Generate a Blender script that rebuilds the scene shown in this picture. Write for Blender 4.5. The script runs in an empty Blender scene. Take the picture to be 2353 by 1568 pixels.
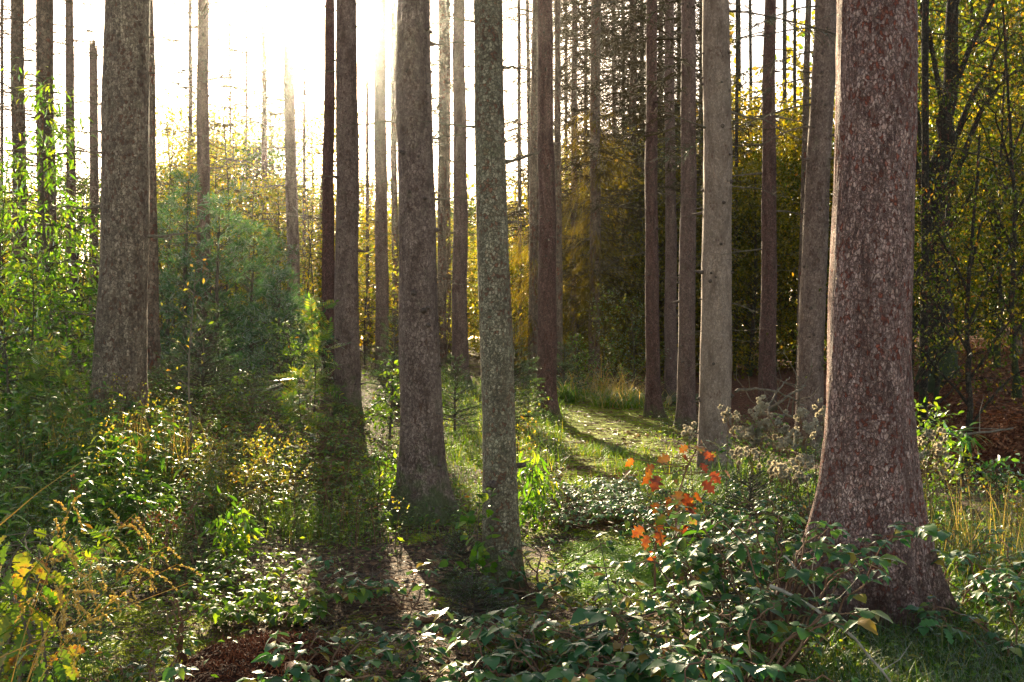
import bpy, math, random
import numpy as np
from mathutils import Vector
R = math.radians
scene = bpy.context.scene
C = scene.collection
PI = math.pi

# ------------------------------------------------------------------ camera
F = 2288.0            # focal length in units of a 2353-wide picture (35 mm lens)
EYE = 1.6
cam = bpy.data.cameras.new("camera")
cam.sensor_width = 36.0
cam.lens = 35.0
cam.clip_start = 0.05
cam.clip_end = 2000
cam_o = bpy.data.objects.new("camera", cam)
C.objects.link(cam_o)
cam_o.location = (0, 0, EYE)
cam_o.rotation_euler = (R(90), 0, 0)
scene.camera = cam_o

# ------------------------------------------------------------------ sky, sun, exposure
SUN_EL, SUN_AZ = 18.4, -10.4          # azimuth from +Y, negative = towards -X
world = bpy.data.worlds.new("World")
scene.world = world
world.use_nodes = True
wn = world.node_tree
wn.nodes.clear()
wo = wn.nodes.new("ShaderNodeOutputWorld")
wb = wn.nodes.new("ShaderNodeBackground")
ws = wn.nodes.new("ShaderNodeTexSky")
ws.sky_type = 'NISHITA'
ws.sun_disc = False
ws.sun_elevation = R(SUN_EL)
ws.sun_rotation = R(SUN_AZ)
ws.air_density = 0.6
ws.dust_density = 1.0
ws.ozone_density = 0.3
wb.inputs[1].default_value = 0.09
wt = wn.nodes.new("ShaderNodeMix")          # warm tint multiplied into the sky light, like a white balance
wt.data_type = 'RGBA'; wt.blend_type = 'MULTIPLY'; wt.inputs[0].default_value = 1.0
wt.inputs[7].default_value = (1.0, 0.85, 0.655, 1)
wn.links.new(ws.outputs[0], wt.inputs[6])
wn.links.new(wt.outputs[2], wb.inputs[0])
wn.links.new(wb.outputs[0], wo.inputs[0])
sun = bpy.data.lights.new("sun", 'SUN')
sun.energy = 5.0
sun.angle = R(0.5)
sun.color = (1.0, 0.84, 0.56)
sun_o = bpy.data.objects.new("sun", sun)
C.objects.link(sun_o)
sun_dir = Vector((math.sin(R(SUN_AZ)) * math.cos(R(SUN_EL)), math.cos(R(SUN_AZ)) * math.cos(R(SUN_EL)), math.sin(R(SUN_EL))))
sun_o.rotation_euler = sun_dir.to_track_quat('Z', 'Y').to_euler()
sun_o.location = (0, 0, 40)
vs = scene.view_settings
vs.view_transform = 'Standard'
vs.look = 'None'
vs.exposure = 2.65
vs.gamma = 1.0
HAZE = 0.00028
cy = scene.cycles
cy.max_bounces = 6
cy.diffuse_bounces = 3
cy.glossy_bounces = 2
cy.transmission_bounces = 3
cy.transparent_max_bounces = 4
cy.volume_bounces = 0
cy.sample_clamp_indirect = 6.0
cy.use_denoising = True
cy.use_adaptive_sampling = True
cy.adaptive_threshold = 0.02

# ------------------------------------------------------------------ terrain
TP = [  # (picture x, distance, height)
    (1176, 2, 0), (300, 3, 0), (2100, 3, 0), (300, 5, .0), (1000, 5, 0), (2300, 5, .02), (2005, 5.6, .03), (1155, 6.6, -.02), (600, 6.5, -.02),
    (60, 5.5, .05), (60, 8, .4), (300, 8, .25), (280, 10, .6), (345, 16, .82), (60, 14, .95), (60, 22, 1.05), (-400, 14, 1.2), (520, 8.5, .12), (520, 11, .38),
    (560, 14, .62), (467, 22, .95), (757, 20, .78), (800, 15, .47), (878, 23, .8), (1057, 25, .62), (975, 9, .0), (800, 9, .0), (1060, 13, .12),
    (1150, 17, .2), (1257, 19, .1), (1400, 12, -.02), (1400, 16, .02), (1400, 20, .1), (1400, 30, .35), (1577, 18, .03), (1542, 25, .15), (1643, 12, -.03),
    (1800, 8, -.03), (1763, 21, .12), (1862, 14.5, .05), (2250, 8, -.05), (2250, 10, -.15), (2250, 15, .5), (2250, 20, .85), (2250, 26, 1.15), (2250, 45, 1.9), (1800, 40, .6),
    (1400, 60, .8), (700, 60, 1.2), (100, 60, 1.3), (2250, 100, 3.5), (1176, 150, 1.5), (200, 150, 1.5), (4000, 12, .1), (4200, 40, 2.0), (-1500, 12, 1.2), (-1600, 40, 1.4)]
TPx = np.array([[(p - 1176.5) / F * d, d] for p, d, z in TP] + [[0, -8], [-20, -10], [20, -10], [-200, 0], [200, 0], [0, 400], [-300, 300], [300, 300]])
TPz = np.array([z for p, d, z in TP] + [0, .3, 0, 1, .5, 3, 3, 4])


def warp(P):
    return np.stack([np.arcsinh(P[:, 0] / 3.0), np.arcsinh((P[:, 1] - 3) / 4.0)], 1)


def tps_k(A, B):
    d2 = ((A[:, None, :] - B[None, :, :]) ** 2).sum(2) + 1e-9
    return 0.5 * d2 * np.log(d2)


TW = warp(TPx)
_n = len(TW)
_K = tps_k(TW, TW) + np.eye(_n) * 0.01
_Pm = np.hstack([np.ones((_n, 1)), TW])
_A = np.block([[_K, _Pm], [_Pm.T, np.zeros((3, 3))]])
TCo = np.linalg.solve(_A, np.concatenate([TPz, np.zeros(3)]))
DITCH = np.array([[14, 10.5], [9, 11.2], [6.3, 12.2], [5.6, 14], [5.9, 17], [7.5, 20]])


def seg_dist(P, L):
    best = np.full(len(P), 1e9)
    for a, b in zip(L[:-1], L[1:]):
        ab = b - a
        t = np.clip(((P - a) @ ab) / (ab @ ab), 0, 1)
        best = np.minimum(best, np.linalg.norm(P - (a + t[:, None] * ab), axis=1))
    return best


def terrain(X, Y):
    X = np.atleast_1d(np.asarray(X, float)); Y = np.atleast_1d(np.asarray(Y, float))
    P = np.stack([X, Y], 1)
    out = np.empty(len(P))
    for i in range(0, len(P), 20000):
        q = P[i:i + 20000]
        w = warp(q)
        out[i:i + 20000] = tps_k(w, TW) @ TCo[:_n] + TCo[_n] + w @ TCo[_n + 1:]
    d = seg_dist(P, DITCH)
    out = out - 1.0 * np.clip((1.5 - d) / 0.8, 0, 1) ** 1.0 * (d < 1.5)
    # small lumps of the forest floor
    out = out + 0.018 * np.sin(X * 3.1 + 1.3 * np.sin(Y * 2.3)) * np.sin(Y * 3.7 + 1.1 * np.sin(X * 1.9)) + 0.01 * np.sin(X * 8.3 + Y * 4.1) * np.sin(Y * 9.1 - X * 3.3)
    return out


def tz(x, y):
    return float(terrain([x], [y])[0])


def wx(px, D):
    return (px - 1176.5) / F * D


def P(px, D, dz=0.0):
    x = wx(px, D)
    return Vector((x, D, tz(x, D) + dz))


def zpx(py, D):
    return EYE - (py - 784) / F * D


# ------------------------------------------------------------------ mesh building
class MB:
    def __init__(self):
        self.v = []; self.f = []; self.m = []; self.n = 0

    def add(self, V, Fc, mat=0):
        V = np.asarray(V, np.float32).reshape(-1, 3)
        Fc = np.asarray(Fc, np.int32)
        self.v.append(V); self.f.append(Fc + self.n); self.m.append(mat)
        self.n += len(V)

    def build(self, name, mats, parent=None, smooth=False, loc=None):
        me = bpy.data.meshes.new(name)
        V = np.concatenate(self.v) if self.v else np.zeros((0, 3), np.float32)
        li = np.concatenate([f.reshape(-1) for f in self.f])
        tot = np.concatenate([np.full(len(f), f.shape[1], np.int32) for f in self.f])
        mi = np.concatenate([np.full(len(f), m, np.int32) for f, m in zip(self.f, self.m)])
        me.vertices.add(len(V)); me.vertices.foreach_set("co", V.reshape(-1))
        me.loops.add(len(li)); me.loops.foreach_set("vertex_index", li)
        me.polygons.add(len(tot))
        st = np.concatenate([[0], np.cumsum(tot)[:-1]]).astype(np.int32)
        me.polygons.foreach_set("loop_start", st)
        me.polygons.foreach_set("material_index", mi)
        me.polygons.foreach_set("use_smooth", np.full(len(tot), bool(smooth)))
        if not isinstance(mats, (list, tuple)):
            mats = [mats]
        for m in mats:
            me.materials.append(m)
        me.update(calc_edges=True)
        o = bpy.data.objects.new(name, me)
        C.objects.link(o)
        if parent is not None:
            o.parent = parent
        if loc is not None:
            o.location = loc
        return o


def nrm(a):
    return a / (np.linalg.norm(a, axis=-1, keepdims=True) + 1e-12)


def leaf_tpl(n=3, width=.5, droop=.25, fold=.25, prof=None, petiole=0.0):
    """A leaf of length 1 along +Y, its upper face to +Z, folded along the midrib."""
    V = []; Q = []
    for i in range(n + 1):
        t = i / n
        w = (prof(t) if prof else math.sin(PI * min(.98, max(.03, t)) ** .8)) * width * .5
        y = petiole + t * (1 - petiole); z = -droop * t * t
        V += [(0, y, z), (-w, y - .03 * w, z + fold * w), (w, y - .03 * w, z + fold * w)]
    for i in range(n):
        a = 3 * i; b = a + 3
        Q += [(a, b, b + 1, a + 1), (a, a + 2, b + 2, b)]
    return np.array(V, np.float32), np.array(Q, np.int32)


def scatter(mb, tpl, O, D, U, S, mat=0):
    tV, tF = tpl
    O = np.asarray(O, float).reshape(-1, 3)
    N = len(O)
    if N == 0:
        return
    D = np.broadcast_to(np.asarray(D, float), (N, 3)); U = np.broadcast_to(np.asarray(U, float), (N, 3))
    S = np.broadcast_to(np.asarray(S, float).reshape(-1, 1), (N, 1)) if np.ndim(S) < 2 else S
    y = nrm(D); x = nrm(np.cross(y, U)); z = np.cross(x, y)
    V = O[:, None, :] + S[:, None, :] * (tV[None, :, 0, None] * x[:, None, :] + tV[None, :, 1, None] * y[:, None, :] + tV[None, :, 2, None] * z[:, None, :])
    k = len(tV)
    Fc = (tF[None, :, :] + (np.arange(N) * k)[:, None, None]).reshape(-1, tF.shape[1])
    mb.add(V.reshape(-1, 3), Fc, mat)


def sticks(mb, A, B, r0, r1, mat=0, k=3):
    A = np.asarray(A, float).reshape(-1, 3); B = np.asarray(B, float).reshape(-1, 3)
    N = len(A)
    if N == 0:
        return
    r0 = np.broadcast_to(np.asarray(r0, float), (N,)); r1 = np.broadcast_to(np.asarray(r1, float), (N,))
    d = nrm(B - A)
    ref = np.where(np.abs(d[:, 2:3]) > .9, np.array([[1., 0, 0]]), np.array([[0, 0, 1.]]))
    u = nrm(np.cross(d, ref)); w = np.cross(d, u)
    an = np.arange(k) * 2 * PI / k
    ring = np.cos(an)[None, :, None] * u[:, None, :] + np.sin(an)[None, :, None] * w[:, None, :]
    Va = A[:, None, :] + ring * r0[:, None, None]; Vb = B[:, None, :] + ring * r1[:, None, None]
    V = np.concatenate([Va, Vb], 1)
    f = np.array([(i, (i + 1) % k, k + (i + 1) % k, k + i) for i in range(k)], np.int32)
    mb.add(V.reshape(-1, 3), (f[None] + (np.arange(N) * 2 * k)[:, None, None]).reshape(-1, 4), mat)


def tube(mb, pts, rad, k=8, mat=0, cap=True):
    pts = np.asarray(pts, float); rad = np.asarray(rad, float); n = len(pts)
    t = np.gradient(pts, axis=0); t = nrm(t)
    ref = np.array([1., 0, 0]) if abs(t[0, 2]) > .7 else np.array([0, 0, 1.])
    an = np.arange(k) * 2 * PI / k
    V = []
    for i in range(n):
        u = ref - t[i] * (ref @ t[i]); u /= np.linalg.norm(u) + 1e-9; ref = u
        w = np.cross(t[i], u)
        V.append(pts[i] + rad[i] * (np.cos(an)[:, None] * u + np.sin(an)[:, None] * w))
    V = np.concatenate(V)
    Q = [(i * k + j, i * k + (j + 1) % k, (i + 1) * k + (j + 1) % k, (i + 1) * k + j) for i in range(n - 1) for j in range(k)]
    mb.add(V, Q, mat)
    if cap:
        V2 = np.concatenate([V[-k:], pts[-1:]]); mb.add(V2, [(j, (j + 1) % k, k) for j in range(k)], mat)


def rdir(rg, n, up=0.0, spread=1.0):
    d = rg.normal(size=(n, 3)) * spread
    d[:, 2] += up
    return nrm(d)


def hdir(a):
    a = np.asarray(a)
    return np.stack([np.cos(a), np.sin(a), np.zeros_like(a)], -1)


# ------------------------------------------------------------------ objects
def tag(o, label=None, cat=None, group=None, kind=None):
    if label: o["label"] = label
    if cat: o["category"] = cat
    if group: o["group"] = group
    if kind: o["kind"] = kind
    return o


def thing(name, label, cat, loc=(0, 0, 0), rz=0.0, group=None):
    o = bpy.data.objects.new(name, None)
    C.objects.link(o)
    o.empty_display_size = .2
    o.location = loc; o.rotation_euler = (0, 0, rz)
    return tag(o, label, cat, group)


def dup(root, loc, rz=0.0, sc=1.0, label=None, group=None):
    r = root.copy(); C.objects.link(r)
    r.location = loc; r.rotation_euler = (0, 0, rz); r.scale = (sc, sc, sc)
    if label: r["label"] = label
    if group: r["group"] = group
    for ch in list(root.children):
        c = ch.copy(); C.objects.link(c); c.parent = r
        for g in ch.children:
            d = g.copy(); C.objects.link(d); d.parent = c
    return r


# ------------------------------------------------------------------ materials
def new_mat(name):
    m = bpy.data.materials.new(name)
    m.use_nodes = True
    nt = m.node_tree
    nt.nodes.clear()
    return m, nt, nt.nodes.new("ShaderNodeOutputMaterial")


def ramp(nt, src, stops, interp='LINEAR'):
    r = nt.nodes.new("ShaderNodeValToRGB")
    r.color_ramp.interpolation = interp
    el = r.color_ramp.elements
    while len(el) > 1:
        el.remove(el[-1])
    for i, (p, c) in enumerate(stops):
        e = el[0] if i == 0 else el.new(p)
        e.position = p
        e.color = (*c, 1) if len(c) == 3 else c
    if src is not None:
        nt.links.new(src, r.inputs[0])
    return r


def mixc(nt, fac, a, b, mode='MIX'):
    m = nt.nodes.new("ShaderNodeMix")
    m.data_type = 'RGBA'; m.blend_type = mode
    for s, v in ((m.inputs[0], fac), (m.inputs[6], a), (m.inputs[7], b)):
        if hasattr(v, 'is_linked') or hasattr(v, 'links'):
            nt.links.new(v, s)
        elif isinstance(v, (int, float)):
            s.default_value = v
        else:
            s.default_value = (*v, 1)
    return m.outputs[2]


def math_n(nt, op, a, b=None, clamp=False):
    m = nt.nodes.new("ShaderNodeMath"); m.operation = op; m.use_clamp = clamp
    for s, v in ((m.inputs[0], a), (m.inputs[1], b)):
        if v is None: continue
        if hasattr(v, 'links'): nt.links.new(v, s)
        else: s.default_value = v
    return m.outputs[0]


def leaf_mat(name, stops, trans=.5, tint=(1.25, 1.2, .45), gloss=.5, rough=.38, vein=0.0, single=False):
    m, nt, out = new_mat(name)
    g = nt.nodes.new("ShaderNodeNewGeometry")
    tc = nt.nodes.new("ShaderNodeTexCoord")
    fac = g.outputs["Random Per Island"]
    if single:      # one leaf to an object: a tone of its own and blotches across the blade
        oi = nt.nodes.new("ShaderNodeObjectInfo")
        bn = nt.nodes.new("ShaderNodeTexNoise"); bn.inputs["Scale"].default_value = 26; bn.inputs["Detail"].default_value = 3
        nt.links.new(tc.outputs["Object"], bn.inputs["Vector"])
        fac = math_n(nt, 'ADD', oi.outputs["Random"], math_n(nt, 'MULTIPLY', math_n(nt, 'SUBTRACT', bn.outputs[0], .5), 1.1), True)
    col = ramp(nt, fac, stops).outputs[0]
    nz = nt.nodes.new("ShaderNodeTexNoise"); nz.inputs["Scale"].default_value = 3.0; nz.inputs["Detail"].default_value = 2
    nt.links.new(tc.outputs["Object"], nz.inputs["Vector"])
    col = mixc(nt, .35, col, ramp(nt, nz.outputs[0], [(.3, (.35, .35, .35)), (.7, (1.5, 1.5, 1.4))]).outputs[0], 'MULTIPLY')
    d = nt.nodes.new("ShaderNodeBsdfDiffuse"); nt.links.new(col, d.inputs[0])
    t = nt.nodes.new("ShaderNodeBsdfTranslucent"); nt.links.new(mixc(nt, 1.0, col, tint, 'MULTIPLY'), t.inputs[0])
    mx = nt.nodes.new("ShaderNodeMixShader"); mx.inputs[0].default_value = trans
    nt.links.new(d.outputs[0], mx.inputs[1]); nt.links.new(t.outputs[0], mx.inputs[2])
    last = mx.outputs[0]
    if gloss > 0:
        gl = nt.nodes.new("ShaderNodeBsdfAnisotropic"); gl.inputs["Roughness"].default_value = rough
        fr = nt.nodes.new("ShaderNodeFresnel"); fr.inputs[0].default_value = 1.45
        m2 = nt.nodes.new("ShaderNodeMixShader")
        nt.links.new(math_n(nt, 'MULTIPLY', fr.outputs[0], gloss), m2.inputs[0])
        nt.links.new(last, m2.inputs[1]); nt.links.new(gl.outputs[0], m2.inputs[2])
        last = m2.outputs[0]
        if vein > 0:
            wv = nt.nodes.new("ShaderNodeTexNoise"); wv.inputs["Scale"].default_value = 90; wv.inputs["Detail"].default_value = 1
            nt.links.new(tc.outputs["Object"], wv.inputs["Vector"])
            bp = nt.nodes.new("ShaderNodeBump"); bp.inputs["Strength"].default_value = vein; bp.inputs["Distance"].default_value = .004
            nt.links.new(wv.outputs[0], bp.inputs["Height"])
            nt.links.new(bp.outputs[0], gl.inputs["Normal"]); nt.links.new(bp.outputs[0], d.inputs["Normal"])
    nt.links.new(last, out.inputs[0])
    return m


def wood_mat(name, a, b, scale=30, rough=.9):
    m, nt, out = new_mat(name)
    tc = nt.nodes.new("ShaderNodeTexCoord")
    nz = nt.nodes.new("ShaderNodeTexNoise"); nz.inputs["Scale"].default_value = scale; nz.inputs["Detail"].default_value = 3
    nt.links.new(tc.outputs["Object"], nz.inputs["Vector"])
    bs = nt.nodes.new("ShaderNodeBsdfPrincipled")
    bs.inputs["Roughness"].default_value = rough
    bs.inputs["Specular IOR Level"].default_value = .2
    nt.links.new(ramp(nt, nz.outputs[0], [(.3, a), (.7, b)]).outputs[0], bs.inputs["Base Color"])
    nt.links.new(bs.outputs[0], out.inputs[0])
    return m


def bark_mat(name, tones, gap, scale=42, stretch=.62, edge=.16, patch=((.35, .3), (.2, .08, .05)), moss=0.0, mosscol=(.10, .12, .035), bump=.012, blotch=.5, crack=.35, lichen=.35, gain=(1.0, .88, .79)):
    """Scaly spruce bark: flakes of several tones, dark gaps between them, patches where flakes have fallen, moss near the foot."""
    m, nt, out = new_mat(name)
    tc = nt.nodes.new("ShaderNodeTexCoord")
    mp = nt.nodes.new("ShaderNodeMapping"); mp.inputs["Scale"].default_value = (1, 1, stretch)
    nt.links.new(tc.outputs["Object"], mp.inputs[0])
    wob = nt.nodes.new("ShaderNodeTexNoise"); wob.inputs["Scale"].default_value = scale * .8; wob.inputs["Detail"].default_value = 2
    nt.links.new(mp.outputs[0], wob.inputs["Vector"])
    vadd = nt.nodes.new("ShaderNodeVectorMath"); vadd.operation = 'MULTIPLY_ADD'
    nt.links.new(wob.outputs["Color"], vadd.inputs[0]); vadd.inputs[1].default_value = (1.5 / scale,) * 3; nt.links.new(mp.outputs[0], vadd.inputs[2])
    rag = nt.nodes.new("ShaderNodeTexNoise"); rag.inputs["Scale"].default_value = scale * 3.2; rag.inputs["Detail"].default_value = 2
    nt.links.new(mp.outputs[0], rag.inputs["Vector"])
    vad2 = nt.nodes.new("ShaderNodeVectorMath"); vad2.operation = 'MULTIPLY_ADD'
    nt.links.new(rag.outputs["Color"], vad2.inputs[0]); vad2.inputs[1].default_value = (.85 / scale,) * 3; nt.links.new(vadd.outputs[0], vad2.inputs[2])
    vadd = vad2
    v1 = nt.nodes.new("ShaderNodeTexVoronoi"); v1.feature = 'DISTANCE_TO_EDGE'; v1.inputs["Scale"].default_value = scale
    v2 = nt.nodes.new("ShaderNodeTexVoronoi"); v2.feature = 'F1'; v2.inputs["Scale"].default_value = scale
    for v in (v1, v2):
        nt.links.new(vadd.outputs[0], v.inputs["Vector"])
    sep = nt.nodes.new("ShaderNodeSeparateColor"); nt.links.new(v2.outputs["Color"], sep.inputs[0])
    flake = ramp(nt, sep.outputs[0], [(i / max(1, len(tones) - 1), c) for i, c in enumerate(tones)]).outputs[0]
    big = nt.nodes.new("ShaderNodeTexNoise"); big.inputs["Scale"].default_value = 4.2; big.inputs["Detail"].default_value = 4
    nt.links.new(mp.outputs[0], big.inputs["Vector"])
    fine = nt.nodes.new("ShaderNodeTexNoise"); fine.inputs["Scale"].default_value = scale * 4; fine.inputs["Detail"].default_value = 3
    nt.links.new(mp.outputs[0], fine.inputs["Vector"])
    # fallen flakes
    pm = math_n(nt, 'ADD', sep.outputs[1], big.outputs[0])
    pm = ramp(nt, math_n(nt, 'MULTIPLY', pm, .5), [(patch[0][1] - .015, (1, 1, 1)), (patch[0][0], (0, 0, 0))]).outputs[0]
    col = mixc(nt, pm, flake, patch[1])
    col = mixc(nt, blotch, col, ramp(nt, big.outputs[0], [(.3, (.45, .42, .4)), (.5, (1, 1, 1)), (.72, (1.35, 1.35, 1.3))]).outputs[0], 'MULTIPLY')
    col = mixc(nt, .55, col, ramp(nt, fine.outputs[0], [(.3, (.55, .52, .5)), (.7, (1.4, 1.4, 1.4))]).outputs[0], 'MULTIPLY')
    sm = nt.nodes.new("ShaderNodeMapping"); sm.inputs["Scale"].default_value = (1, 1, .3)
    nt.links.new(tc.outputs["Object"], sm.inputs[0])
    sn = nt.nodes.new("ShaderNodeTexNoise"); sn.inputs["Scale"].default_value = 7; sn.inputs["Detail"].default_value = 5; sn.inputs["Roughness"].default_value = .6
    nt.links.new(sm.outputs[0], sn.inputs["Vector"])
    col = mixc(nt, .8, col, ramp(nt, sn.outputs[0], [(.33, (.42, .36, .33)), (.5, (1, 1, 1)), (.7, (1.3, 1.3, 1.3))]).outputs[0], 'MULTIPLY')
    ln = nt.nodes.new("ShaderNodeTexNoise"); ln.inputs["Scale"].default_value = 5.5; ln.inputs["Detail"].default_value = 7; ln.inputs["Roughness"].default_value = .7
    nt.links.new(tc.outputs["Object"], ln.inputs["Vector"])
    col = mixc(nt, math_n(nt, 'MULTIPLY', ramp(nt, ln.outputs[0], [(.56, (0, 0, 0)), (.68, (1, 1, 1))]).outputs[0], lichen), col, (.19, .20, .12))
    col = mixc(nt, 1.0, col, gain, 'MULTIPLY')
    em = ramp(nt, v1.outputs["Distance"], [(0, (1, 1, 1)), (edge, (0, 0, 0))]).outputs[0]
    col = mixc(nt, em, col, gap)
    if moss > 0:
        sx = nt.nodes.new("ShaderNodeSeparateXYZ"); nt.links.new(tc.outputs["Object"], sx.inputs[0])
        hh = math_n(nt, 'SUBTRACT', moss, sx.outputs[2])
        mm = nt.nodes.new("ShaderNodeTexNoise"); mm.inputs["Scale"].default_value = 9; mm.inputs["Detail"].default_value = 5
        nt.links.new(tc.outputs["Object"], mm.inputs["Vector"])
        f = math_n(nt, 'MULTIPLY', math_n(nt, 'ADD', hh, math_n(nt, 'MULTIPLY', math_n(nt, 'SUBTRACT', mm.outputs[0], .5), 2.2 * moss + .3)), 2.2, True)
        col = mixc(nt, math_n(nt, 'MULTIPLY', f, .8), col, mosscol)
    cm = nt.nodes.new("ShaderNodeMapping"); cm.inputs["Scale"].default_value = (1, 1, .22)
    nt.links.new(vadd.outputs[0], cm.inputs[0])
    cn = nt.nodes.new("ShaderNodeTexNoise"); cn.inputs["Scale"].default_value = scale * .6; cn.inputs["Detail"].default_value = 3
    nt.links.new(cm.outputs[0], cn.inputs["Vector"])
    ridge = math_n(nt, 'ABSOLUTE', math_n(nt, 'SUBTRACT', cn.outputs[0], .5))
    ck = ramp(nt, ridge, [(0, (1, 1, 1)), (.045, (0, 0, 0))]).outputs[0]
    ck = math_n(nt, 'MULTIPLY', ck, ramp(nt, big.outputs[0], [(.42, (.25, .25, .25)), (.6, (1, 1, 1))]).outputs[0])
    col = mixc(nt, math_n(nt, 'MULTIPLY', ck, crack), col, tuple(.6 * g for g in gap))
    bs = nt.nodes.new("ShaderNodeBsdfPrincipled")
    bs.inputs["Roughness"].default_value = .85
    bs.inputs["Specular IOR Level"].default_value = .25
    nt.links.new(col, bs.inputs["Base Color"])
    h = math_n(nt, 'ADD', math_n(nt, 'MULTIPLY', ramp(nt, v1.outputs["Distance"], [(0, (0, 0, 0)), (edge * 1.6, (1, 1, 1))]).outputs[0], .8),
               math_n(nt, 'ADD', math_n(nt, 'MULTIPLY', sep.outputs[2], .7), math_n(nt, 'MULTIPLY', fine.outputs[0], .5)))
    h = math_n(nt, 'SUBTRACT', h, math_n(nt, 'MULTIPLY', ck, .9 * crack))
    bp = nt.nodes.new("ShaderNodeBump"); bp.inputs["Strength"].default_value = 1.0; bp.inputs["Distance"].default_value = bump
    nt.links.new(h, bp.inputs["Height"]); nt.links.new(bp.outputs[0], bs.inputs["Normal"])
    nt.links.new(bs.outputs[0], out.inputs[0])
    return m


M = {}
M['bark_red'] = bark_mat("bark_red", [(.24, .155, .135), (.285, .20, .18), (.33, .245, .225), (.365, .28, .255), (.27, .18, .155)], (.15, .075, .06), lichen=.12, gain=(1.45, 1.22, 1.09), scale=58, stretch=.6, edge=.11, patch=((.37, .31), (.19, .065, .045)), bump=.015, moss=.5, mosscol=(.085, .045, .03), crack=.9)
M['bark_tan'] = bark_mat("bark_tan", [(.16, .125, .10), (.30, .25, .20), (.38, .33, .27), (.24, .19, .15)], (.11, .08, .06), gain=(1.16, 1.0, .84), scale=42, stretch=.7, edge=.11, patch=((.35, .29), (.17, .10, .07)), bump=.013, crack=.75, moss=.5, mosscol=(.13, .075, .05))
M['bark_lichen'] = bark_mat("bark_lichen", [(.20, .175, .125), (.27, .245, .18), (.36, .335, .26), (.23, .20, .145)], (.13, .11, .075), lichen=.6, gain=(1.4, 1.25, 1.04), scale=50, stretch=.85, edge=.12, patch=((.36, .30), (.20, .11, .075)), bump=.013, moss=.35, crack=.6)
M['bark_plain'] = bark_mat("bark_plain", [(.17, .125, .105), (.25, .19, .16), (.32, .25, .215)], (.09, .055, .045), scale=48, edge=.09, patch=((.31, .25), (.13, .08, .06)), bump=.008, moss=.55)
M['bark_rust'] = bark_mat("bark_rust", [(.13, .075, .06), (.20, .115, .095), (.26, .16, .135)], (.06, .03, .025), scale=44, edge=.11, patch=((.32, .26), (.13, .05, .035)), bump=.012, moss=.3, crack=.6)
M['bark_pink'] = bark_mat("bark_pink", [(.135, .092, .078), (.20, .138, .118), (.26, .185, .16)], (.07, .04, .033), scale=50, edge=.09, patch=((.32, .26), (.13, .07, .055)), bump=.007, moss=.3)
M['bark_pale'] = bark_mat("bark_pale", gain=(1.08, .92, .8), lichen=.12, tones=[(.25, .20, .16), (.32, .26, .215), (.38, .315, .265)], gap=(.17, .125, .10), scale=56, edge=.07, patch=((.29, .23), (.18, .12, .09)), bump=.006, moss=.3)
M['bark_far'] = bark_mat("bark_far", [(.15, .115, .085), (.23, .175, .13), (.29, .225, .17)], (.07, .05, .035), scale=22, edge=.12, bump=.015, moss=.4)
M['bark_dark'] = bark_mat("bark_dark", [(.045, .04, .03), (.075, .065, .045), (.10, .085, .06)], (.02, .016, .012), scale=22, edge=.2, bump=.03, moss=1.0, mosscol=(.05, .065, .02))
M['stub'] = wood_mat("stub_wood", (.05, .032, .024), (.15, .105, .08), 60)
M['deadwood'] = wood_mat("dead_wood", (.08, .062, .042), (.20, .155, .105), 20)
M['twigdark'] = wood_mat("dark_twig_wood", (.045, .032, .012), (.10, .07, .025), 8)
M['deadpale'] = wood_mat("dead_pale_wood", (.20, .155, .11), (.42, .35, .26), 25)
M['twig'] = wood_mat("twig_wood", (.05, .038, .026), (.12, .09, .06), 20)
M['stem_green'] = wood_mat("stem_green", (.09, .11, .03), (.16, .15, .05), 12)
M['stem_red'] = wood_mat("stem_red", (.12, .05, .03), (.22, .13, .07), 12)
M['snapped'] = wood_mat("snapped_wood", (.34, .22, .12), (.55, .40, .25), 40)

G_BRIGHT = [(0, (.05, .13, .012)), (.5, (.10, .22, .02)), (.85, (.20, .30, .03)), (1, (.34, .32, .03))]
M['leaf_bright'] = leaf_mat("leaf_bright", G_BRIGHT, .58, (1.5, 1.45, .4), .35)
M['leaf_bramble'] = leaf_mat("leaf_bramble", [(0, (.03, .095, .032)), (.5, (.055, .15, .042)), (.82, (.11, .22, .04)), (.94, (.20, .23, .03)), (.975, (.40, .27, .03)), (1, (.22, .08, .03))], .42, (1.6, 1.8, .3), .7, .5, vein=.3)
M['leaf_bramble_far'] = leaf_mat("leaf_bramble_far", [(0, (.05, .10, .02)), (.5, (.105, .185, .03)), (.85, (.21, .29, .03)), (.97, (.26, .25, .04)), (1, (.28, .10, .03))], .5, (1.6, 1.7, .25), .4, .5)
M['leaf_herb'] = leaf_mat("leaf_herb", [(0, (.035, .10, .016)), (.5, (.075, .17, .022)), (.85, (.15, .24, .03)), (1, (.30, .27, .04))], .5, (1.6, 1.6, .3), .4, .45)
M['leaf_gold'] = leaf_mat("leaf_gold", [(0, (.10, .16, .02)), (.4, (.24, .25, .03)), (.75, (.42, .32, .05)), (1, (.36, .17, .04))], .5, (1.4, 1.3, .45), .3)
M['leaf_oak'] = leaf_mat("leaf_oak", [(0, (.07, .16, .015)), (.5, (.16, .24, .022)), (.8, (.32, .31, .03)), (.93, (.40, .24, .04)), (1, (.24, .09, .03))], .55, (1.4, 1.3, .4), .5, .45, single=True)
M['leaf_redoak'] = leaf_mat("leaf_redoak", [(0, (.10, .025, .016)), (.2, (.24, .05, .02)), (.45, (.36, .115, .022)), (.62, (.34, .17, .03)), (.74, (.26, .12, .07)), (.85, (.13, .16, .03)), (1, (.08, .15, .03))], .4, (1.2, 1.0, .5), .5, .45, single=True)
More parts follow.
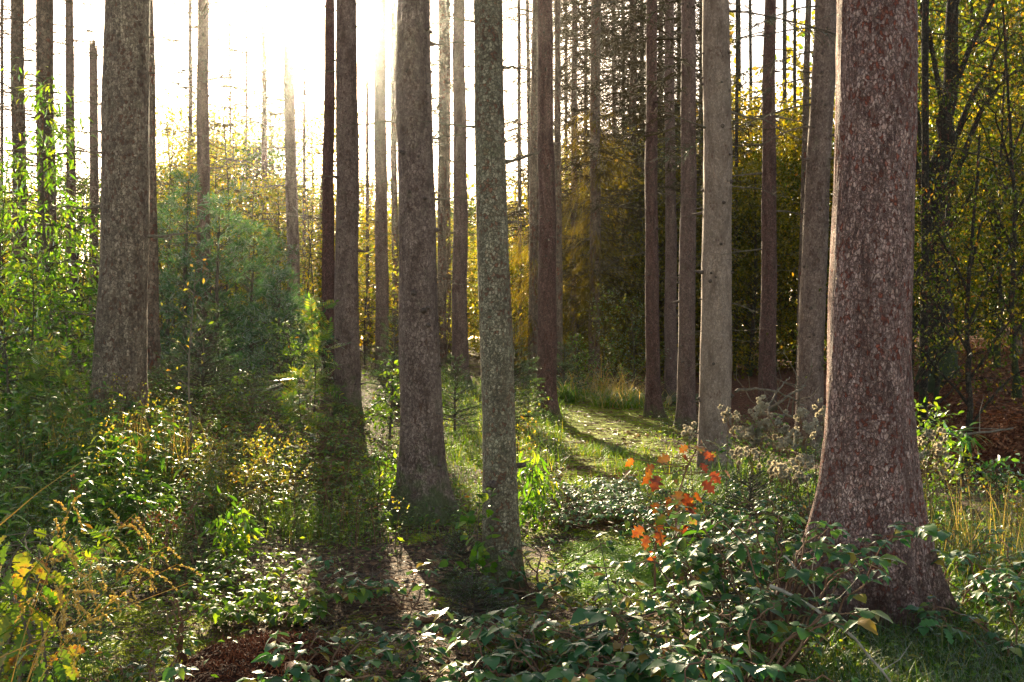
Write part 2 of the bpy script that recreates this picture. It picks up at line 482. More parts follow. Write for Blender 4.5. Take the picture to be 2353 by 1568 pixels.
M['leaf_rowan'] = leaf_mat("leaf_rowan", [(0, (.06, .14, .02)), (.6, (.15, .24, .03)), (1, (.38, .30, .04))], .5, (1.4, 1.35, .4), .6)
M['leaf_wood_yellow'] = leaf_mat("leaf_wood_yellow", [(0, (.10, .15, .015)), (.4, (.24, .26, .02)), (.8, (.45, .36, .03)), (1, (.42, .22, .03))], .55, (1.5, 1.4, .35), .15)
M['leaf_wood_green'] = leaf_mat("leaf_wood_green", [(0, (.04, .09, .015)), (.6, (.09, .16, .02)), (1, (.22, .25, .03))], .55, (1.5, 1.4, .35), .2)
M['leaf_wood_olive'] = leaf_mat("leaf_wood_olive", [(0, (.06, .065, .010)), (.5, (.15, .14, .016)), (.9, (.28, .22, .02)), (1, (.34, .20, .03))], .55, (1.5, 1.35, .35), .1)
M['leaf_beech'] = leaf_mat("leaf_beech", [(0, (.04, .07, .012)), (.55, (.07, .105, .013)), (.82, (.22, .19, .02)), (.95, (.36, .25, .025)), (1, (.40, .16, .03))], .5, (1.4, 1.25, .4), .15)
M['needle_blue'] = leaf_mat("needle_blue", [(0, (.04, .09, .045)), (.7, (.08, .16, .075)), (1, (.14, .2, .06))], .4, (1.3, 1.5, .6), .3, .5)
M['needle_green'] = leaf_mat("needle_green", [(0, (.035, .085, .022)), (.7, (.075, .15, .04)), (1, (.15, .22, .05))], .38, (1.4, 1.5, .4), .4, .5)
M['needle_dark'] = leaf_mat("needle_dark", [(0, (.018, .042, .016)), (1, (.045, .085, .03))], .2, (1.3, 1.4, .5), .3)
M['needle_brown'] = leaf_mat("needle_brown", [(0, (.085, .06, .014)), (.6, (.17, .125, .022)), (1, (.26, .20, .03))], .45, (1.4, 1.3, .4), .0)
M['grass'] = leaf_mat("grass_blade", [(0, (.06, .13, .012)), (.6, (.12, .21, .02)), (.9, (.24, .27, .03)), (1, (.42, .32, .08))], .5, (1.5, 1.5, .35), .15, .5)
M['grass_dark'] = leaf_mat("grass_blade_deep", [(0, (.03, .075, .012)), (.6, (.06, .12, .02)), (.88, (.13, .15, .03)), (1, (.32, .24, .09))], .45, (1.5, 1.6, .3), .15, .5)
M['grass_dry'] = leaf_mat("grass_dry", [(0, (.36, .27, .08)), (.6, (.54, .41, .14)), (1, (.6, .36, .09))], .5, (1.35, 1.2, .6), .15)
M['fluff'] = leaf_mat("seed_fluff", [(0, (.36, .31, .23)), (1, (.56, .50, .39))], .45, (1.1, 1.05, .9), 0)
M['litter'] = leaf_mat("litter_leaf", [(0, (.06, .03, .018)), (.4, (.15, .07, .035)), (.75, (.27, .13, .06)), (1, (.38, .26, .15))], .2, (1.2, 1, .6), .3, .5)
M['litter_red'] = leaf_mat("litter_leaf_red", [(0, (.09, .028, .014)), (.6, (.20, .07, .03)), (1, (.34, .16, .08))], .2, (1.2, 1, .6), .2, .5)
M['moss'] = leaf_mat("moss_blade", [(0, (.09, .14, .012)), (.6, (.20, .25, .02)), (1, (.34, .33, .035))], .4, (1.3, 1.3, .4), .1)
M['leaf_elder'] = leaf_mat("leaf_ground_elder", [(0, (.09, .18, .05)), (.6, (.15, .26, .07)), (1, (.24, .34, .08))], .35, (1.4, 1.5, .4), 1.0, .6)
M['clover'] = leaf_mat("clover_leaf", [(0, (.13, .25, .04)), (.6, (.24, .38, .06)), (1, (.36, .46, .08))], .4, (1.3, 1.4, .4), .25, .5)


def ground_mat():
    m, nt, out = new_mat("forest_floor")
    tc = nt.nodes.new("ShaderNodeTexCoord")
    at = nt.nodes.new("ShaderNodeVertexColor"); at.layer_name = "zone"
    sp = nt.nodes.new("ShaderNodeSeparateColor"); nt.links.new(at.outputs[0], sp.inputs[0])
    vo = nt.nodes.new("ShaderNodeTexVoronoi"); vo.inputs["Scale"].default_value = 26
    n0 = nt.nodes.new("ShaderNodeTexNoise"); n0.inputs["Scale"].default_value = 3.0; n0.inputs["Detail"].default_value = 6
    n1 = nt.nodes.new("ShaderNodeTexNoise"); n1.inputs["Scale"].default_value = 38; n1.inputs["Detail"].default_value = 5
    n2 = nt.nodes.new("ShaderNodeTexNoise"); n2.inputs["Scale"].default_value = 160; n2.inputs["Detail"].default_value = 2
    for t in (vo, n0, n1, n2):
        nt.links.new(tc.outputs["Object"], t.inputs["Vector"])
    sv = nt.nodes.new("ShaderNodeSeparateColor"); nt.links.new(vo.outputs["Color"], sv.inputs[0])
    lit = ramp(nt, sv.outputs[0], [(0, (.035, .02, .012)), (.4, (.075, .042, .024)), (.8, (.15, .085, .045)), (1, (.26, .17, .095))]).outputs[0]
    red = ramp(nt, sv.outputs[0], [(0, (.06, .02, .012)), (.5, (.14, .05, .025)), (1, (.27, .12, .06))]).outputs[0]
    lit = mixc(nt, sp.outputs[1], lit, red)
    mos = ramp(nt, n1.outputs[0], [(.3, (.10, .115, .006)), (.52, (.25, .30, .008)), (.72, (.40, .42, .014))]).outputs[0]
    mk = math_n(nt, 'ADD', sp.outputs[0], math_n(nt, 'MULTIPLY', math_n(nt, 'SUBTRACT', n0.outputs[0], .5), 1.9))
    mk = math_n(nt, 'ADD', mk, math_n(nt, 'MULTIPLY', math_n(nt, 'SUBTRACT', n1.outputs[0], .5), .9))
    mk = ramp(nt, mk, [(.42, (0, 0, 0)), (.6, (1, 1, 1))]).outputs[0]
    col = mixc(nt, mk, lit, mos)
    col = mixc(nt, .6, col, ramp(nt, n2.outputs[0], [(.3, (.5, .5, .5)), (.7, (1.45, 1.45, 1.45))]).outputs[0], 'MULTIPLY')
    bs = nt.nodes.new("ShaderNodeBsdfPrincipled"); bs.inputs["Roughness"].default_value = .95; bs.inputs["Specular IOR Level"].default_value = .15
    nt.links.new(col, bs.inputs["Base Color"])
    hh = math_n(nt, 'ADD', math_n(nt, 'MULTIPLY', n1.outputs[0], 1.0), math_n(nt, 'ADD', math_n(nt, 'MULTIPLY', n2.outputs[0], .5), math_n(nt, 'MULTIPLY', sv.outputs[1], .4)))
    bp = nt.nodes.new("ShaderNodeBump"); bp.inputs["Strength"].default_value = 1; bp.inputs["Distance"].default_value = .035
    nt.links.new(hh, bp.inputs["Height"]); nt.links.new(bp.outputs[0], bs.inputs["Normal"])
    nt.links.new(bs.outputs[0], out.inputs[0])
    return m


# ------------------------------------------------------------------ the ground
def zones(X, Y):
    """How mossy and how red with beech leaves the floor is; also how bare of plants."""
    D = np.maximum(Y, .5)
    px = X / D * F + 1176.5
    def blob(cx, cd, rx, rd):
        return np.exp(-((px - cx) / rx) ** 2 - ((Y - cd) / rd) ** 2)
    moss = .30 + .5 * blob(1400, 7.6, 110, 1.6) + .45 * blob(1390, 12, 130, 1.6) + .75 * blob(1420, 20, 130, 7) + .5 * blob(400, 4.9, 190, 1.0) + .25 * blob(850, 5.3, 110, .5) + .3 * blob(1100, 14, 70, 4)
    moss = moss - .25 * blob(1400, 15, 50, 2.0) - .25 * blob(800, 7, 250, 1.2)
    red = 1 / (1 + np.exp(-(Y - 12.6) * 3)) * 1 / (1 + np.exp(-(X - 4.3) * 2))
    return np.clip(moss - red, 0, 1), np.clip(red, 0, 1)


def bare(X, Y):
    D = np.maximum(Y, .5)
    px = X / D * F + 1176.5
    b = np.zeros_like(X)
    b = np.maximum(b, np.exp(-((px - (1395 + (Y - 12) * 2)) / 110) ** 4) * (Y > 7.0) * (Y < 27))
    b = np.maximum(b, np.exp(-((px - 760) / 330) ** 4) * np.exp(-((Y - 6.2) / 1.7) ** 4))
    b = np.maximum(b, np.exp(-((px - 500) / 330) ** 4) * np.exp(-((Y - 5.0) / 1.25) ** 4))
    b = np.maximum(b, (X > 4.6) * (Y > 10.8))
    return b


def sinh_axis(lo, hi, c, a, n):
    s0 = math.asinh((lo - c) / a); s1 = math.asinh((hi - c) / a)
    return c + a * np.sinh(np.linspace(s0, s1, n))


gx = sinh_axis(-300, 300, 0, 3.2, 440)
gy = sinh_axis(-60, 420, 6.5, 3.2, 440)
GX, GY = np.meshgrid(gx, gy)
gz = terrain(GX.reshape(-1), GY.reshape(-1))
gv = np.stack([GX.reshape(-1), GY.reshape(-1), gz], 1)
nx, ny = len(gx), len(gy)
ii, jj = np.meshgrid(np.arange(nx - 1), np.arange(ny - 1))
a0 = (jj * nx + ii).reshape(-1)
mb = MB(); mb.add(gv, np.stack([a0, a0 + 1, a0 + nx + 1, a0 + nx], 1))
ground = mb.build("ground", ground_mat(), smooth=True)
tag(ground, kind="structure")
zm, zr = zones(gv[:, 0], gv[:, 1])
ca = ground.data.color_attributes.new("zone", 'FLOAT_COLOR', 'POINT')
ca.data.foreach_set("color", np.stack([zm, zr, np.zeros_like(zm), np.ones_like(zm)], 1).astype(np.float32).reshape(-1))

# the stream in the ditch
wm, nt, out = new_mat("brown_stream")
bs = nt.nodes.new("ShaderNodeBsdfPrincipled"); bs.inputs["Base Color"].default_value = (.045, .022, .012, 1); bs.inputs["Roughness"].default_value = .12
nt.links.new(bs.outputs[0], out.inputs[0])
mb = MB()
for a, b in zip(DITCH[:-1], DITCH[1:]):
    n = np.array([-(b - a)[1], (b - a)[0]]); n = n / np.linalg.norm(n) * .5
    q = [a - n, b - n, b + n, a + n]
    z = tz(6.3, 12.2) + .08
    mb.add([(p[0], p[1], z + .002 * len(mb.v)) for p in q], [(0, 1, 2, 3)])
tag(mb.build("water", wm), kind="structure")

# ------------------------------------------------------------------ spruce trunks
TREES = {}


def dead_limbs(rg, h0, h1, rad, lean, spacing=.5, nper=4, L=(.5, 1.6), droop=.25, twigs=8, r0=.011, twig_r=.0035, hang=.4, upturn=.15, side=None):
    """Arrays of sticks for whorls of dead branches with side twigs."""
    A = []; B = []; RA = []; RB = []
    h = h0
    while h < h1:
        for j in range(max(1, int(rg.poisson(nper)))):
            az = rg.uniform(0, 2 * PI) if side is None else rg.normal(side, .7)
            l = rg.uniform(*L); hh = h + rg.normal(0, .06)
            d = np.array([math.cos(az), math.sin(az), 0.])
            c = np.array([lean[0] * hh, lean[1] * hh, hh])
            n = 5
            t = np.linspace(0, 1, n + 1)
            dr = droop + rg.normal(0, .12)
            pts = c + np.outer(rad(hh) * .9 + t * l, d) + np.outer(-dr * l * t + (upturn + rg.normal(0, .1)) * l * t * t, [0, 0, 1])
            pts[1:] += rg.normal(0, .025 * l, (n, 3))
            rr = r0 * (l / 1.2) ** .5 * (1 - .75 * t)
            A.append(pts[:-1]); B.append(pts[1:]); RA.append(rr[:-1]); RB.append(rr[1:])
            k = int(twigs * l)
            if k:
                tt = rg.uniform(.15, 1, k)
                i0 = np.minimum((tt * n).astype(int), n - 1); fr = tt * n - i0
                o = pts[i0] * (1 - fr)[:, None] + pts[i0 + 1] * fr[:, None]
                pd = np.array([-d[1], d[0], 0.])
                s = rg.choice([-1, 1], k)[:, None]
                td = nrm(d * rg.uniform(.2, .9, (k, 1)) + s * pd * rg.uniform(.3, 1, (k, 1)) + np.array([0, 0, -1]) * rg.uniform(-.25, 2 * hang, (k, 1)))
                tl = (rg.uniform(.12, .45, k) * l * (1.15 - .6 * tt))[:, None]
                mid = o + td * tl * .55
                td2 = nrm(td + np.array([0, 0, -hang * .6]) + rg.normal(0, .2, (k, 3)))
                end = mid + td2 * tl * .5
                A += [o, mid]; B += [mid, end]
                RA += [np.full(k, twig_r), np.full(k, twig_r * .8)]; RB += [np.full(k, twig_r * .8), np.full(k, twig_r * .4)]
        h += spacing * rg.uniform(.7, 1.3)
    if not A:
        return None
    return np.concatenate(A), np.concatenate(B), np.concatenate(RA), np.concatenate(RB)


def spruce(key, pxt, pxb, D, wt, wb_, label, bark, sides=28, flare=.5, flare_h=.3, lobes=(), stubs=0, limbs=None, H=None, name="spruce_tree", seed=0, top_break=None, group=None, cat="tree", rough=.02, needles=None, limbmat='deadwood'):
    rg = np.random.default_rng(seed + hash(key) % 1 + sum(ord(c) for c in key))
    base = P(pxb, D)
    htop = zpx(0, D) - base.z
    xt = wx(pxt, D)
    lean = ((xt - base.x) / htop, 0.0)
    rb = wb_ / 2 / F * D; rt = wt / 2 / F * D
    if H is None:
        H = max(17.0, htop * 1.3)
    slope = (rt - rb) / htop
    rad = lambda h: max(rb + slope * h, rb * .25) if h < htop else max(rt * (1 - .8 * (h - htop) / max(.1, H - htop)), .02)
    root = thing(name, label, cat, base, 0, group)
    # trunk
    near = np.concatenate([np.linspace(-.35, 1.4, 26), np.linspace(1.5, min(H, htop + .5), max(12, int(htop * 5)))])
    hs = near if H <= htop + .6 else np.concatenate([near, np.linspace(htop + 1.2, H, 8)])
    if top_break: hs = hs[hs < top_break]
    th = np.arange(sides) * 2 * PI / sides
    ph = rg.uniform(0, 6.28, 6)
    V = []
    sway = lambda h: rb * .07 * (math.sin(h * .9 + ph[4]) + .5 * math.sin(h * 2.3 + ph[5])) * min(1, max(0, h) / 1.5)
    lob = [(a, amp, w) for a, amp, w in lobes] or [(rg.uniform(0, 2 * PI), rg.uniform(.3, .8), rg.uniform(.35, .6)) for _ in range(5)]
    for h in hs:
        r = rad(max(h, 0)) * np.ones(sides)
        r *= 1 + rough * np.sin(3 * th + ph[0] + h * .7) + rough * .7 * np.sin(5 * th + ph[1] - h * 1.3) + rough * .8 * math.sin(h * 2.1 + ph[2]) + rough * .6 * math.sin(h * 5.3 + ph[3])
        f = math.exp(-max(h, -.1) / flare_h)
        lo = np.zeros(sides)
        for a, amp, w in lob:
            dd = (th - a + PI) % (2 * PI) - PI
            lo += amp * np.exp(-(dd / w) ** 2)
        r += rb * flare * f * (.55 + lo)
        r += rb * .01 * rg.normal(size=sides)
        V.append(np.stack([lean[0] * max(h, 0) + sway(h) + r * np.cos(th), lean[1] * h + r * np.sin(th), np.full(sides, h)], 1))
    n = len(hs)
    mb = MB()
    if top_break:   # a snapped, splintered top
        V[-1][:, 2] += rg.uniform(-.1, .75, sides) * (rg.uniform(size=sides) ** 1.5)
    V = np.concatenate(V)
    Q = [(i * sides + j, i * sides + (j + 1) % sides, (i + 1) * sides + (j + 1) % sides, (i + 1) * sides + j) for i in range(n - 1) for j in range(sides)]
    mb.add(V, Q)
    if top_break:
        cen = np.array([[lean[0] * top_break, 0, top_break - .25]])
        mb.add(np.concatenate([V[-sides:], cen]), [(j, (j + 1) % sides, sides) for j in range(sides)], 1)
    else:
        mb.add(np.concatenate([V[-sides:], [[lean[0] * H, 0, H + .1]]]), [(j, (j + 1) % sides, sides) for j in range(sides)])
    # knots and broken stubs in whorls
    if stubs:
        h = .55
        while h < htop + .3:
            for j in range(int(rg.integers(2, 2 + stubs))):
                a = rg.uniform(0, 2 * PI); hh = h + rg.normal(0, .05)
                d = np.array([math.cos(a), math.sin(a), rg.uniform(-.3, .15)])
                c = np.array([lean[0] * hh + sway(hh), 0, hh]) + d * rad(hh) * .95
                l = rad(hh) * .08 + rg.uniform(.004, .04) * (1 if rg.uniform() < .8 else 4)
                r = rg.uniform(.004, .013) * min(1.3, .5 + rb * 4)
                tube(mb, [c, c + d * l * .6, c + d * l], [r * 1.9, r * 1.1, r * .6], 6, 2)
            h += rg.uniform(.28, .5)
    mb.build("trunk", [M[bark], M['snapped'], M['stub']], root, smooth=True)
    if stubs >= 3 and not limbs:
        limbs = dict(h0=.9, spacing=.42, nper=2, L=(.12, .6), droop=.2, twigs=5, r0=.007, twig_r=.003, hang=.4)
    if limbs:
        kw = dict(limbs)
        kw.setdefault('h1', htop + 1.0)
        res = dead_limbs(rg, kw.pop('h0'), kw.pop('h1'), rad, lean, **kw)
        if res:
            mb = MB(); sticks(mb, *res); mb.build("crown", M['twigdark' if limbs.get('spacing', 1) < .35 else limbmat], root)
    TREES[key] = (root, base, rad, lean)
    return root


def limb(key, h, az, L, rise=0.0, bend=.1, r=.012, twigs=5, mat='deadwood', seed=0, tr=.003):
    """One dead branch on a named trunk, a part of its own. az: 0 = +X, 90 = away from the camera."""
    root, base, rad, lean = TREES[key]
    rg = np.random.default_rng(seed + int(h * 100) + len(key) * 7)
    a = R(az); d = np.array([math.cos(a), math.sin(a), 0.])
    n = 7; t = np.linspace(0, 1, n + 1)
    c = np.array([lean[0] * h, 0, h])
    pts = c + np.outer(rad(h) * .92 + t * L, d) + np.outer(rise * L * t + bend * L * t * t, [0, 0, 1])
    pts[2:] += rg.normal(0, .02 * L, (n - 1, 3))
    mb = MB(); tube(mb, pts, r * (1 - .7 * t) * np.where(t < .1, 1.5, 1), 6)
    for q in range(twigs):
        tt = rg.uniform(.25, .95); i = int(tt * n); o = pts[i]
        dd = nrm(d * .6 + np.array([-d[1], d[0], 0]) * rg.uniform(-1, 1) + np.array([0, 0, rg.uniform(-.6, .5)]))
        l = L * rg.uniform(.12, .35)
        e = o + dd * l * .5
        sticks(mb, [o, e], [e, e + nrm(dd + rg.normal(0, .3, 3)) * l * .5], [tr, tr * .8], [tr * .8, tr * .4], k=4)
    return mb.build("branch", M[mat], root)


big_lobes = [(R(190), 2.3, .42), (R(228), 1.3, .25), (R(262), .5, .16), (R(-18), .95, .28), (R(-48), .45, .16), (R(-75), .7, .2), (R(70), .5, .6), (R(120), .4, .5), (R(275), .25, .2)]
spruce('T1', 2010, 2003, 5.6, 172, 184, "massive scaly spruce trunk with red-brown patches and a broad flared foot", 'bark_red', 96, .85, .43, big_lobes, H=19, rough=.014)
spruce('T2', 1122, 1152, 6.6, 66, 80, "slim lichen-grey trunk with a knot low down, in front of the other middle trunks", 'bark_lichen', 48, .32, .35, H=17, rough=.02)
spruce('T3', 952, 971, 9.0, 75, 100, "straight spruce with mossy flared foot, standing just behind the slim lichen-grey trunk", 'bark_plain', 56, .8, .26, lobes=[(R(a_), w_, .28) for a_, w_ in ((200, .9), (250, .5), (300, .8), (345, 1.0), (40, .6), (110, .7), (155, .5))], stubs=4, H=18)
spruce('T4', 292, 274, 10.0, 97, 112, "thick tan flaky spruce trunk rising from tall herbs on the left bank", 'bark_tan', 56, .4, .4, H=19, rough=.016)
spruce('T5', 340, 350, 16.0, 22, 38, "narrow trunk half hidden right behind the thick tan flaky trunk", 'bark_far', 20, .4, .3, stubs=1)
thin = dict(h0=2.4, spacing=.4, nper=4, L=(.5, 1.9), droop=.10, twigs=7, r0=.014, twig_r=.008, hang=.2)
spruce('T6', 40, 47, 20, 27, 34, "bare trunk nearest the picture's left edge, above the bright green sapling", 'bark_far', 20, .3, .3, stubs=2, limbs=thin)
spruce('T7', 103, 108, 17, 36, 44, "dark bare trunk second from the left edge, behind a leafy sapling top", 'bark_far', 20, .3, .3, stubs=2, limbs=thin)
spruce('T8', 160, 164, 24, 17, 24, "pinkish thin bare trunk beside the snapped snag", 'bark_pink', 16, .3, .3, limbs=thin)
spruce('T9', 215, 216, 26, 17, 22, "dead snag with a snapped splintered top", 'bark_pink', 16, .3, .3, top_break=zpx(118, 26) - tz(wx(216, 26), 26), H=12, name="tree_snag", limbs=dict(h0=4, h1=7.5, spacing=.8, nper=2, L=(.3, .8), droop=.05, twigs=4, r0=.008, twig_r=.003))
spruce('T10', 467, 467, 22, 24, 33, "bare hazy trunk rising out of the bluish young pines", 'bark_pink', 20, .3, .3, stubs=2, limbs=thin)
sparse = dict(h0=3.6, spacing=.42, nper=5, L=(.7, 2.4), droop=.15, twigs=8, r0=.018, twig_r=.011, hang=.3)
spruce('T11', 437, 438, 40, 8, 11, "very thin far trunk with bristling twigs left of the hazy bare trunk", 'bark_far', 10, .2, .3, limbs=sparse)
spruce('T12', 606, 610, 38, 11, 15, "thin far trunk between the bluish pines and the sun glare", 'bark_far', 10, .2, .3, limbs=sparse)
spruce('T13', 662, 677, 24, 22, 31, "slightly leaning bare trunk directly left of the sun glare", 'bark_plain', 20, .3, .3, stubs=2, limbs=dict(thin, h0=4))
spruce('T14', 757, 754, 20, 22, 31, "knobbly reddish trunk pressed against the left side of a thicker one below the sun", 'bark_rust', 24, .3, .3, stubs=3, rough=.04)
spruce('T15', 794, 800, 15, 47, 58, "grey-pink trunk straight below the sun, on the bramble slope", 'bark_plain', 36, .3, .3, stubs=4, rough=.018)
spruce('T16', 873, 878, 23, 26, 31, "dark bare trunk right of the trunk below the sun", 'bark_pink', 24, .3, .3, stubs=3)
spruce('T17', 903, 909, 32, 13, 16, "thin trunk peeping out beside the left edge of the mossy-footed spruce", 'bark_far', 12, .2, .3, limbs=dict(thin, h0=5))
spruce('T18', 1017, 1015, 28, 18, 21, "thin bare trunk just right of the mossy-footed spruce", 'bark_far', 14, .3, .3, stubs=2, limbs=dict(sparse, h0=6))
spruce('T19', 1055, 1058, 24, 26, 38, "reddish trunk with pale upper bark left of the slim lichen-grey trunk", 'bark_pink', 24, .5, .25, stubs=3)
spruce('T20', 1232, 1224, 28, 20, 24, "pale bare trunk close behind the left edge of the dark path-side trunk", 'bark_far', 16, .3, .3, stubs=2)
spruce('T21', 1254, 1257, 19, 33, 46, "dark reddish trunk at the left edge of the mossy path", 'bark_rust', 32, .45, .25, stubs=4)
spruce('T22', 1281, 1284, 26, 13, 19, "slender trunk tucked behind the right edge of the dark path-side trunk", 'bark_far', 14, .3, .3)
dense = dict(h0=4.0, spacing=.34, nper=5, L=(.8, 2.2), droop=.25, twigs=11, r0=.02, twig_r=.011, hang=.45)
spruce('T23', 1321, 1317, 34, 13, 17, "thin pale far trunk framed by bristling twigs beyond the path", 'bark_far', 12, .3, .3, limbs=dense)
spruce('T24', 1369, 1366, 30, 22, 27, "far trunk with drooping brown twigs at the end of the path", 'bark_far', 16, .3, .3, stubs=2, limbs=dict(dense, h0=2.5))
spruce('T25', 1411, 1410, 38, 9, 13, "faint thin trunk in the twig thicket beyond the grassy path end", 'bark_far', 10, .2, .3, limbs=dense)
spruce('T26', 1455, 1452, 36, 17, 20, "dim trunk wrapped in drooping twigs, left of a row of four trunks", 'bark_far', 12, .3, .3, limbs=dict(dense, h0=2.5))
spruce('T27', 1496, 1500, 20, 24, 34, "brown trunk with one moss-covered root at the right edge of the path", 'bark_rust', 28, .55, .28, stubs=4, lobes=[(R(-35), 1.5, .4), (R(200), .3, .5), (R(90), .4, .7)], limbs=dict(dense, h0=6, nper=2))
spruce('T28', 1538, 1543, 25, 20, 30, "narrow brown trunk behind a fallen log", 'bark_pink', 20, .35, .3, stubs=3, limbs=dict(dense, h0=5, nper=3))
spruce('T29', 1583, 1577, 18, 32, 41, "dark trunk with a foot swelling to the left, beside the pale smooth trunk", 'bark_pink', 30, .55, .3, stubs=4, lobes=[(R(215), 1.2, .5), (R(60), .4, .7)], limbs=dict(dense, h0=5.5, nper=2, L=(.5, 1.5)))
spruce('T30', 1647, 1643, 12, 60, 74, "pale smooth spruce trunk dotted with dark knots, behind the red oak sapling", 'bark_pale', 44, .2, .4, stubs=5)
spruce('T31', 1770, 1763, 21, 26, 40, "purplish brown trunk standing alone in the dark gap behind dead branches", 'bark_rust', 26, .3, .3, stubs=3)
spruce('T32', 1898, 1853, 14.5, 50, 62, "leaning tan trunk partly covered by the massive scaly trunk", 'bark_plain', 32, .25, .4, stubs=3)
spruce('T33', 1858, 1838, 24, 13, 20, "dim grey trunk just left of the leaning tan trunk", 'bark_far', 14, .2, .3)
# more far trunks with their twigs in the thicket beyond the path and behind the slim trunk
FARL = "one of the faint thin trunks in the twig thicket beyond the path"
for i, (pxt, pxb, D, wt, wb_) in enumerate([(1192, 1196, 36, 8, 10), (1212, 1222, 40, 8, 11), (1346, 1345, 42, 8, 10), (1432, 1434, 44, 8, 11), (1475, 1476, 40, 9, 13), (1518, 1520, 36, 10, 14), (1612, 1610, 38, 10, 14), (1560, 1560, 42, 9, 12), (1300, 1302, 46, 7, 9)]):
    spruce('F%d' % i, pxt, pxb, D, wt, wb_, FARL, 'bark_far', 10, .2, .3, limbs=dict(dense, h0=3.0 if i > 2 else 5, L=(1.0, 2.6), nper=5 if i > 2 else 3), group="faint thin trunks in the twig thicket")
FARL = "one of the faint bare trunks in the sun haze among the yellow-green wood"
for i, (pxt, pxb, D, wt, wb_) in enumerate([(843, 845, 36, 7, 9), (528, 530, 44, 4, 6), (566, 566, 46, 4, 6), (700, 698, 40, 6, 9), (5, 2, 30, 7, 9), (1030, 1030, 34, 9, 12), (985, 988, 40, 7, 9)]):
    spruce('S%d' % i, pxt, pxb, D, wt, wb_, FARL, 'bark_far', 8, .2, .3, limbs=dict(thin, h0=5, L=(.4, 1.5)), group="faint bare trunks in the sun haze")

# separately visible dead branches
for args in [('T4', 2.35, 178, .62, -.03, .0, .013), ('T4', 2.05, 2, .6, .02, .1, .016), ('T4', 3.38, 176, .75, .05, -.05, .010), ('T4', 3.1, 185, .5, .0, -.1, .010), ('T4', 2.9, 170, .5, -.05, .25, .010),
             ('T4', 1.75, 190, .7, .15, -.1, .008), ('T4', 4.05, 5, .5, .2, -.4, .010), ('T4', 3.7, 10, .7, .05, 0, .008), ('T4', 1.25, 175, .55, .2, -.15, .008),
             ('T2', 3.05, 176, .36, .1, .05, .009), ('T2', 2.82, 4, .24, .1, .25, .012), ('T2', 2.42, 8, .08, .05, .1, .012), ('T2', 3.45, 10, .22, .0, -.1, .009), ('T2', 3.75, 175, .2, .1, .1, .007),
             ('T3', 4.3, 10, .5, .12, .1, .009), ('T3', 3.45, 8, .35, .1, .1, .008), ('T3', 2.9, 5, .7, .05, -.05, .008), ('T3', 1.9, 178, .4, .0, .1, .006), ('T3', 3.6, 170, .6, .1, -.2, .007),
             ('T15', 5.2, 172, .9, .05, -.1, .010), ('T15', 4.4, 8, 1.0, .0, .1, .009), ('T15', 3.6, 175, 1.3, .15, -.1, .010), ('T15', 2.9, 5, .8, .1, .1, .008), ('T15', 5.7, 20, .9, .1, -.1, .009),
             ('T14', 4.6, 175, 1.1, .1, .05, .010), ('T14', 3.3, 170, 1.4, .1, -.1, .012), ('T14', 2.6, 178, 1.2, .05, .1, .010), ('T13', 4.4, 10, 1.1, -.05, .0, .010), ('T13', 5.6, 5, 1.2, -.05, .2, .010), ('T13', 3.2, 170, 1.2, .1, -.1, .010),
             ('T30', 4.2, 200, .55, .35, -.1, .012), ('T30', 4.4, -10, .9, -.35, -.1, .014), ('T30', 2.1, -15, .5, -.2, -.3, .006), ('T30', 3.5, -5, .7, .0, -.2, .008),
             ('T32', 5.3, 175, .5, -.1, -.05, .014), ('T32', 4.9, 165, 1.2, -.1, -.35, .012), ('T32', 3.1, 0, .12, .0, .0, .015),
             ('T21', 5.4, 5, .9, .05, -.1, .010), ('T21', 3.7, 175, .5, .0, .1, .008), ('T27', 4.5, 5, 1.0, -.1, -.2, .010), ('T27', 3.3, 178, .9, -.1, -.3, .010), ('T29', 4.9, 175, 1.0, .1, -.3, .009), ('T29', 3.9, 5, .7, -.2, .1, .010),
             ('T31', 5.0, 170, 2.0, .0, -.35, .018), ('T31', 4.2, 8, 1.6, .1, -.5, .016), ('T31', 6.2, 0, 1.9, -.2, -.2, .018), ('T31', 5.6, 178, 1.8, .1, -.3, .016), ('T31', 3.4, 175, 1.7, -.1, -.2, .014)]:
    k, h, az, L, rise, bend, r = args
    limb(k, h, az, L, rise, bend, r, twigs=int(4 + 6 * L), seed=int(h * 31))
# the cut knot low on the slim trunk
root, base, rad, lean = TREES['T2']
mb = MB()
hk = zpx(1110, 6.6) - base.z
c = np.array([lean[0] * hk - .035, -rad(hk) * .95, hk])
tube(mb, [c + [0, .03, 0], c + [0, -.012, 0], c + [0, -.016, 0], c + [0, -.002, 0]], [.045, .033, .022, .014], 12)
tube(mb, [c + [.16, .06, .12], c + [.21, .03, .13]], [.02, .016], 8)
mb.build("knot", M['stub'], root, smooth=True)


